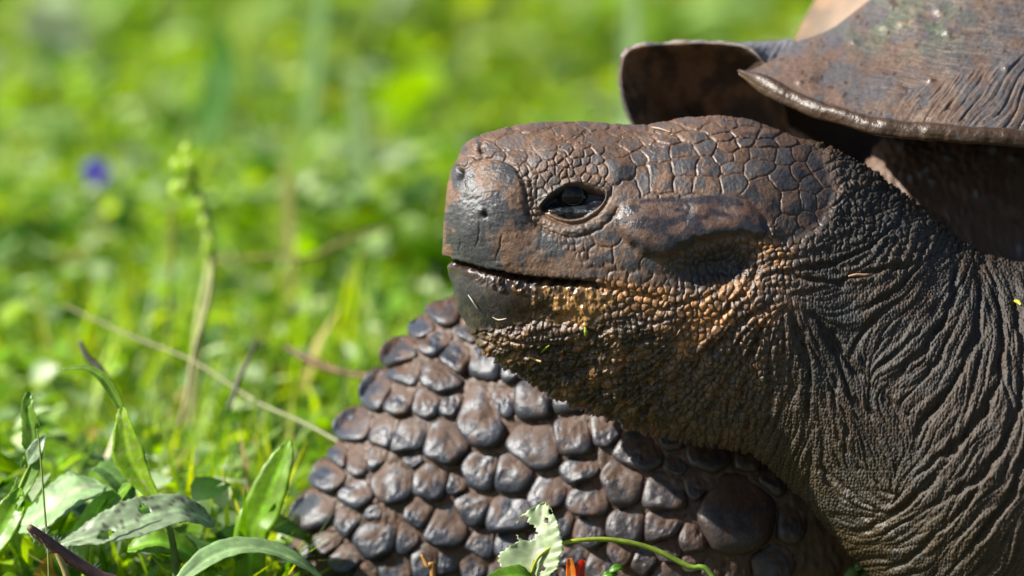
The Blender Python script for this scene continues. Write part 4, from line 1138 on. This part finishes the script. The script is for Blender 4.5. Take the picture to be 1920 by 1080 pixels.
# spotted grey-green leaf in front of it
f = drop(330, 1300, 20)
r = plant('spotted_weed', 'weed carrying a drooping grey green leaf with brown insect spots', 'weed', f)
adopt(blade('leaf', W3((112, 1022, 10), (180, 1000, 0), (260, 975, 0), (340, 958, 20), (402, 985, 50)), [.002, .0095, .0125, .0105, .0015], [.1, -.55, .75], G_GREY, None, .22, .10, .05, nl=60, nw=13, spots=(.05, .03, .025), holes=[(.3, .3, .05, .3), (.55, -.4, .03, .2)], k=5), r)
adopt(stem('stem', np.vstack([f[None], W3((330, 1080, 20), (326, 1030, 15), (318, 990, 8))]), [.002, .0018, .0016], (.09, .17, .03)), r)
adopt(blade('leaf', W3((240, 1030, 60), (290, 1015, 50), (340, 1030, 60), (380, 1060, 70)), [.003, .010, .009, .002], [0, -.5, .8], G_MID, None, .2, .05, .04, k=6), r)

# long pale leaf arching at the bottom edge
f = drop(300, 1300, -60)
r = plant('arching_leaf_weed', 'weed with a long pale leaf arching along the bottom edge left of the foreleg', 'weed', f)
adopt(blade('leaf', np.vstack([W3((335, 1092, -70), (385, 1052, -60), (440, 1030, -50), (505, 1032, -40), (560, 1055, -35), (602, 1082, -30))]), [.003, .006, .0068, .0058, .004, .001], [.1, -.45, .85], (.26, .38, .18), None, .35, .03, .03, nl=60, k=7), r)
adopt(stem('stem', np.vstack([f[None], W3((315, 1180, -65), (335, 1092, -70))]), [.0015, .001], G_BR), r)

# twisted blade rising
f = drop(300, 1250, 70)
r = plant('twisted_weed', 'tall weed with a narrow twisted leaf bending to the left at its tip', 'weed', f)
adopt(blade('leaf', W3((318, 1000, 40), (290, 935, 45), (262, 892, 55), (243, 850, 60), (232, 790, 65), (228, 765, 70)), [.0012, .003, .006, .0085, .004, .0015], [-.3, -.85, .45], G_BR, None, .4, .06, .06, nl=50, spots=(.45, .42, .25), k=9), r)
adopt(blade('leaf', W3((228, 768, 70), (212, 735, 75), (190, 706, 80), (158, 690, 90), (118, 693, 100)), [.0018, .003, .0026, .0016, .0006], [-.5, -.5, .7], (.14, .25, .02), None, .4, .03, .05, k=10), r)
adopt(stem('stem', np.vstack([f[None], W3((330, 1100, 50), (318, 1000, 40), (285, 930, 46))]), [.0016, .0014, .001], (.12, .22, .03)), r)

# chewed plant on the left edge
f = drop(-30, 1300, 60)
r = plant('chewed_weed', 'weed with a ragged chewed leaf standing at the left edge', 'weed', f)
adopt(blade('leaf', W3((-20, 1010, 60), (28, 940, 55), (58, 880, 50), (62, 820, 50), (52, 765, 52), (58, 735, 55)), [.003, .0045, .005, .0058, .0034, .0016], [-.2, -.9, .4], (.16, .29, .03), None, .35, .12, .12, nl=56, nw=13, holes=[(.86, .1, .035, .45), (.62, .7, .05, .4), (.35, -.6, .06, .35), (.5, -.9, .04, .3)], k=11), r)
adopt(blade('leaf', W3((52, 870, 48), (62, 855, 40), (72, 838, 36), (84, 818, 36)), [.001, .004, .0042, .0006], [-.2, -.8, .5], (.24, .32, .20), None, .3, .1, .1, k=12), r)
adopt(blade('leaf', W3((-60, 1060, 30), (-10, 1010, 20), (22, 960, 20), (38, 915, 25)), [.004, .009, .008, .001], [-.1, -.8, .6], (.16, .30, .012), None, .3, .05, .1, holes=[(.8, .5, .08, .4)], k=13), r)
adopt(stem('stem', np.vstack([f[None], W3((-12, 1060, 60), (30, 935, 54), (58, 868, 50))]), [.0016, .0014, .0008], G_BR), r)

# thin straight grass stem
f = drop(95, 1300, -60)
tag(stem('thin_grass', np.vstack([f[None], W3((92, 1080, -60), (84, 960, -58), (74, 835, -55), (68, 805, -54))]), [.0007, .0006, .0005, .0002], (.16, .24, .05)), 'thin straight green grass stem crossing the broad pale leaf', 'grass stem')

# dead twig with fine hairs
tw = plant('dead_twig', 'hairy purplish brown broken twig leaning in at the bottom left corner', 'twig', drop(240, 1330, -120))
tp = W3((54, 988, -150), (85, 1012, -140), (125, 1042, -130), (180, 1078, -120)); tp = np.vstack([tp, W3((260, 1130, -105)), drop(420, 1330, -80)[None]])
adopt(stem('stalk', tp, [.0017, .0026, .0029, .0030, .003, .003], (.14, .065, .055), (.085, .05, .05), n=12), tw)
adopt(stem('side_shoot', W3((100, 1022, -136), (112, 1045, -135), (125, 1080, -130), (140, 1150, -125)), [.0016, .0017, .0016, .0015], (.34, .28, .10), n=10), tw)
hv = []; hf = []
hp = smooth_poly(tp[:4], 30, False)
for i in range(170):
    p = hp[random.randrange(len(hp))]; a = random.uniform(0, 6.28)
    d = np.array([math.cos(a), .6 * math.sin(a), math.sin(a)]); q = p + d * .0026; e = p + d * random.uniform(.004, .0062) + np.array([.0006, 0, .0003])
    o_ = len(hv); sdv = np.cross(d, [.3, .8, .1]); sdv = sdv / np.linalg.norm(sdv) * .00009
    hv += [q - sdv, q + sdv, e]; hf.append([o_, o_ + 1, o_ + 2])
hh = mesh_obj('bristles', np.array(hv), np.array(hf), M_STALK, None, np.full((len(hv), 3), .45)); hh['kind'] = 'stuff'; adopt(hh, tw)

# wide bright blade left of the foreleg
f = drop(480, 1150, 260)
r = plant('broad_grass', 'broad upright bright green blade just left of the scaly foreleg', 'grass blade', f)
adopt(blade('leaf', np.vstack([f[None], W3((470, 1030, 240), (492, 960, 235), (515, 900, 230), (535, 850, 230), (543, 825, 232))]), [.002, .0085, .010, .0085, .005, .0006], [-.25, -.9, .4], (.17, .32, .008), None, .2, 0, .02, nl=50, k=15), r)

# serrated pale leaf in front of the foreleg, with its arching stalk
f = drop(985, 1330, -140)
r = plant('serrated_leaf_weed', 'pale toothed leaf with holes standing upright in front of the foreleg', 'leaf', f)
adopt(blade('leaf', W3((994, 1100, -140), (998, 1060, -138), (1005, 1020, -135), (1013, 980, -130), (1023, 942, -124)), [.004, .0175, .0165, .0115, .0006], [-.35, -.85, .35], (.38, .46, .29), None, .28, .09, .02, nl=70, nw=19, spots=None, uneven=([1, 1, .95, .5, .9, 1, 1], [.8, .85, .9, 1, 1, 1, 1]), holes=[(.62, -.55, .10, .5), (.74, -.75, .05, .2), (.78, .35, .03, .13), (.22, .4, .035, .12), (.88, .75, .03, .2)], k=17), r)
adopt(stem('stem', np.vstack([f[None], W3((990, 1150, -142), (993, 1090, -142), (1002, 1050, -142))]), [.0012, .001, .0008], (.22, .26, .02)), r)
f = drop(1500, 1330, -170)
tag(stem('curved_shoot', np.vstack([W3((996, 1075, -150), (1012, 1042, -152), (1050, 1020, -155), (1100, 1012, -158), (1155, 1013, -160), (1220, 1028, -163), (1290, 1062, -166), (1350, 1100, -168)), f[None]]), [.0006, .0009, .0011, .0012, .0013, .0014, .0014], (.30, .34, .01), (.12, .23, .03), n=10), 'curved yellow green stalk arching from the toothed leaf across the foreleg', 'stalk')
# torn brown sliver on the leaf
# red-orange leaf
f = drop(1085, 1330, -90)
r = plant('red_leaf', 'small fiery orange and red leaf below the curved stalk', 'leaf', f)
adopt(blade('leaf_half', W3((1072, 1140, -95), (1072, 1100, -92), (1071, 1070, -90), (1068, 1047, -90)), [.002, .0028, .0024, .0012], [-.2, -.9, .35], (.60, .20, .012), None, .3, .03, .05, k=19), r)
adopt(blade('leaf_half', W3((1084, 1140, -95), (1084, 1100, -90), (1086, 1070, -86), (1094, 1050, -84)), [.002, .0028, .0026, .0010], [.3, -.9, .3], (.48, .06, .010), None, .3, .03, .05, k=20), r)
adopt(stem('stem', np.vstack([f[None], W3((1080, 1130, -93))]), [.0008, .0007], (.3, .08, .02)), r)
# dark leaf cut by the frame
f = drop(930, 1330, -150)
r = plant('low_leaf_weed', 'green leaf lying along the bottom edge left of the toothed leaf', 'leaf', f)
adopt(blade('leaf', W3((905, 1092, -170), (940, 1082, -165), (975, 1078, -160), (1000, 1086, -155)), [.001, .0055, .006, .001], [.0, -.6, .8], (.10, .21, .01), None, .1, .05, .04, k=21), r)
adopt(stem('stem', np.vstack([f[None], W3((950, 1090, -164))]), [.0008, .0008], G_MID), r)
f = drop(800, 1300, 60)
tag(stem('dry_stub', np.vstack([f[None], W3((812, 1085, 60), (802, 1062, 58), (790, 1040, 60))]), [.002, .0016, .0014, .0006], (.34, .18, .04)), 'short ochre dry stub in front of the lowest leg scales', 'stub')
# tiny seedling
f = drop(1150, 1330, -20)
r = plant('seedling', 'tiny round leaved green seedling between the muddy scales at the bottom', 'seedling', f)
for k_, (a, b) in enumerate(((1152, 1066), (1138, 1078))):
    adopt(blade('leaf', W3((a - 10, b + 6, -20), (a, b, -24), (a + 10, b - 2, -22), (a + 16, b + 2, -20)), [.0008, .002, .0018, .0003], [0, -.7, .7], (.09, .24, .01), None, .2, 0, .05, nl=14, nw=5, k=30 + k_), r)
adopt(stem('stem', np.vstack([f[None], W3((1150, 1080, -18))]), [.0006, .0005], G_BR), r)
f = drop(1610, 1300, 120)
r = plant('shaded_seedling', 'dull green sprig in the dark gap under the neck', 'seedling', f)
for k_, (a, b) in enumerate(((1598, 1072), (1622, 1078), (1612, 1060))):
    adopt(blade('leaf', W3((a - 14, b + 10, 60), (a, b, 55), (a + 12, b - 4, 58), (a + 20, b + 4, 62)), [.001, .003, .0028, .0004], [0, -.7, .7], (.07, .15, .015), None, .2, 0, .05, nl=14, nw=5, k=40 + k_), r)
adopt(stem('stem', np.vstack([f[None], W3((1608, 1085, 60))]), [.0006, .0005], G_BR), r)

# ---- blurred things behind, standing at their own distances
# knobbly flower stalk
f = drop(345, 760, 1850)
r = plant('flower_stalk', 'pale green knobbly flower stalk rising alone above the blurred grass', 'flower stalk', f)
adopt(stem('stem', np.vstack([f[None], W3((372, 640, 1850), (396, 490, 1850), (383, 400, 1850), (362, 340, 1850), (352, 290, 1850))]), [.0030, .0030, .0028, .0028, .0022, .001], (.36, .36, .14), (.34, .46, .12), n=10), r)
rb = random.Random(3)
for k_, (a, b, q) in enumerate(((352, 285, .0042), (334, 312, .0045), (357, 310, .004), (332, 355, .0045), (346, 352, .004), (374, 385, .0034), (384, 420, .003), (362, 330, .004), (390, 455, .0028), (388, 470, .003))):
    Vb, Fb = uv_ball((0, 0, 0), q, 10, 8, 1, 1, 1.25)
    adopt(mesh_obj('flower_bud', Vb + P(a, b, 1845 - 8 * (k_ % 3)), Fb[:, ::-1], M_LEAF, None, np.full((len(Vb), 3), 1.0) * np.array([.36, .48, .08])), r)
f = drop(318, 700, 2250)
r = plant('seed_stem', 'thin beaded seed stem left of the knobbly flower stalk', 'seed stem', f)
adopt(stem('stem', np.vstack([f[None], W3((318, 560, 2250), (320, 480, 2250), (323, 398, 2250))]), [.0016, .0014, .0012, .0008], (.2, .27, .04)), r)
for b in range(395, 520, 14):
    Vb, Fb = uv_ball((0, 0, 0), .0021, 8, 6)
    adopt(mesh_obj('seed', Vb + P(322 + (b % 3) * 2 - 2, b, 2245), Fb[:, ::-1], M_LEAF, None, np.full((len(Vb), 3), 1.0) * np.array([.26, .27, .03])), r)
# purple flower
f = drop(182, 470, 3900)
r = plant('purple_flower', 'single purple flower far back in the blurred grass', 'flower', f)
pc_ = P(182, 322, 3900)
for k_ in range(6):
    a = k_ * math.pi / 3
    dv = np.array([math.cos(a), -.35, math.sin(a)])
    adopt(blade('petal', np.array([pc_, pc_ + dv * .004, pc_ + dv * .0075, pc_ + dv * .0095]), [.001, .0042, .0042, .001], [0, -1, .2], (.30, .24, .62), None, .2, 0, .05, nl=10, nw=5, k=50 + k_), r)
adopt(stem('stem', np.array([f, (f + pc_) / 2 + [.004, 0, 0], pc_ + [0, .003, 0]]), [.0011, .001, .0008], G_MID), r)

def straw(name, label, pts, rad, c0, c1=None):
    return tag(stem(name, W3(*pts), rad, c0, c1), label, 'straw')
straw('fallen_straw', 'long pale fallen straw slanting down from far left towards the foreleg', ((120, 572, 1500), (250, 632, 1300), (360, 676, 1120), (480, 752, 930), (580, 798, 780), (690, 860, 640)), [.0006, .0009, .0008, .0009, .0010, .0008], (.18, .17, .07), (.26, .28, .14))
straw('tan_straw', 'short tan straw leaning against the long fallen one', ((335, 800, 1050), (352, 735, 1100), (362, 668, 1130), (392, 560, 1200), (398, 500, 1260)), [.0010, .0013, .0014, .0013, .0012], (.26, .20, .08), (.26, .28, .09))
straw('bent_straw', 'thin bent straw arching right of the flower stalk', ((405, 490, 2300), (500, 482, 2300), (580, 482, 2300), (640, 455, 2350), (705, 432, 2400), (730, 425, 2420)), [.0008, .0010, .0012, .0015, .0014, .0010], (.34, .26, .11))
straw('brown_twig', 'reddish brown twig lying in the grass behind the foreleg', ((535, 650, 1500), (590, 680, 1420), (650, 700, 1300), (720, 708, 1200)), [.0012, .0024, .0018, .0014], (.09, .045, .02), (.16, .10, .04))
straw('dark_twig', 'dark broken twig standing up beside the fallen straw', ((430, 770, 900), (445, 720, 920), (462, 680, 930), (482, 640, 950)), [.0007, .0015, .0011, .0007], (.06, .045, .025))
straw('dark_sprig', 'dark bent sprig above the twisted weed', ((150, 640, 700), (162, 668, 690), (185, 690, 680), (205, 720, 660)), [.0012, .0018, .0022, .0014], (.05, .05, .03))

# ---- crumbs lying on the animal
def crumb(name, label, pts, rad, c, cat='straw'):
    V = []
    for (x, y) in pts:
        w_, n_, d_ = surf_w(x, y)
        V.append(P(x, y, w_ - 8.0))
    return tag(stem(name, np.array(V), rad, c, n=6), label, cat)
def on_skin(x, y, lift=2.5):
    d = (POS[:hn, :470, 0] - x) ** 2 + (POS[:hn, :470, 1] - y) ** 2
    k = np.unravel_index(np.argmin(d), d.shape)
    return P(*(POS[k] + NRM[k] * lift))
tag(stem('straw_bit', np.array([on_skin(1590, 519), on_skin(1606, 517, 3.5), on_skin(1622, 516, 3.5), on_skin(1636, 513)]), [.0004, .0007, .0007, .0003], (.42, .28, .17), n=6), 'short tan straw bit stuck in the neck fold behind the cheek', 'straw')
tag(stem('dry_sliver', np.array([on_skin(1222, 241), on_skin(1238, 244, 3), on_skin(1258, 250)]), [.0004, .0007, .0003], (.30, .20, .14), n=6), 'grey brown sliver lying on the crown of the head', 'straw')
tag(stem('green_shred', np.array([on_skin(1016, 660), on_skin(1022, 652, 4), on_skin(1030, 646)]), [.0004, .0008, .0003], (.25, .36, .02), n=6), 'bright green shred of grass stuck to the wet chin', 'grass shred')
tag(stem('tan_shred', np.array([on_skin(992, 667), on_skin(1004, 671, 4), on_skin(1016, 676)]), [.0005, .0008, .0006], (.45, .30, .10), n=6), 'tan straw shred stuck below the green one on the chin', 'straw')
tag(stem('leaf_crumb', np.array([on_skin(1097, 613), on_skin(1100, 620, 4), on_skin(1099, 628)]), [.0004, .001, .0005], (.28, .38, .03), n=6), 'green crumb below the mud at the mouth corner', 'crumb')
tag(stem('pale_thread', np.array([on_skin(880, 552), on_skin(888, 564, 3), on_skin(898, 580)]), [.0002, .0004, .0002], (.55, .50, .42), n=5), 'pale plant thread on the front of the lower beak', 'straw')
tag(stem('lower_thread', np.array([on_skin(925, 594), on_skin(936, 598, 3), on_skin(950, 596)]), [.0002, .0004, .0002], (.55, .48, .36), n=5), 'pale thread lying along the bottom of the lower beak', 'straw')
tag(stem('yellow_crumb', np.array([on_skin(1903, 566), on_skin(1909, 570, 4), on_skin(1914, 574)]), [.0006, .0011, .0005], (.45, .42, .03), n=6), 'yellow petal crumb on the neck fold at the right edge', 'crumb')
for (lab, pts, wd_, c_) in (('tall pale blurred grass blade rising beside the far rim of the shell', ((1172, 330, 5200), (1180, 160, 5200), (1186, 40, 5200), (1178, -70, 5200)), [.006, .0075, .007, .003], (.20, .30, .12)),
                            ('wide dark green blurred blade left of the middle of the far grass', ((380, 330, 5600), (400, 220, 5600), (420, 120, 5600), (410, 50, 5600)), [.008, .016, .014, .002], (.05, .17, .006)),
                            ('pale blurred blade standing just left of the snout in the far grass', ((680, 420, 4600), (676, 300, 4600), (668, 200, 4600), (655, 140, 4600)), [.005, .0075, .006, .002], (.20, .29, .12)),
                            ('tan blurred dry blade below the purple flower side of the far grass', ((545, 520, 3600), (543, 430, 3600), (538, 350, 3600), (530, 300, 3600)), [.0035, .005, .004, .001], (.28, .28, .09)),
                            ('faint pale blurred blade near the top middle of the far grass', ((575, 260, 6200), (590, 120, 6200), (600, 10, 6200), (606, -90, 6200)), [.007, .009, .008, .004], (.17, .28, .08))):
    f = drop(pts[0][0], pts[0][1] + 160, pts[0][2])
    tag(blade('tall_grass', np.vstack([f[None], W3(*pts)]), [wd_[0] * .6] + wd_, [-.5, -.8, .3], c_, None, .2, 0, .02, k=60), lab, 'grass blade', 'tall blurred blades in the far grass')
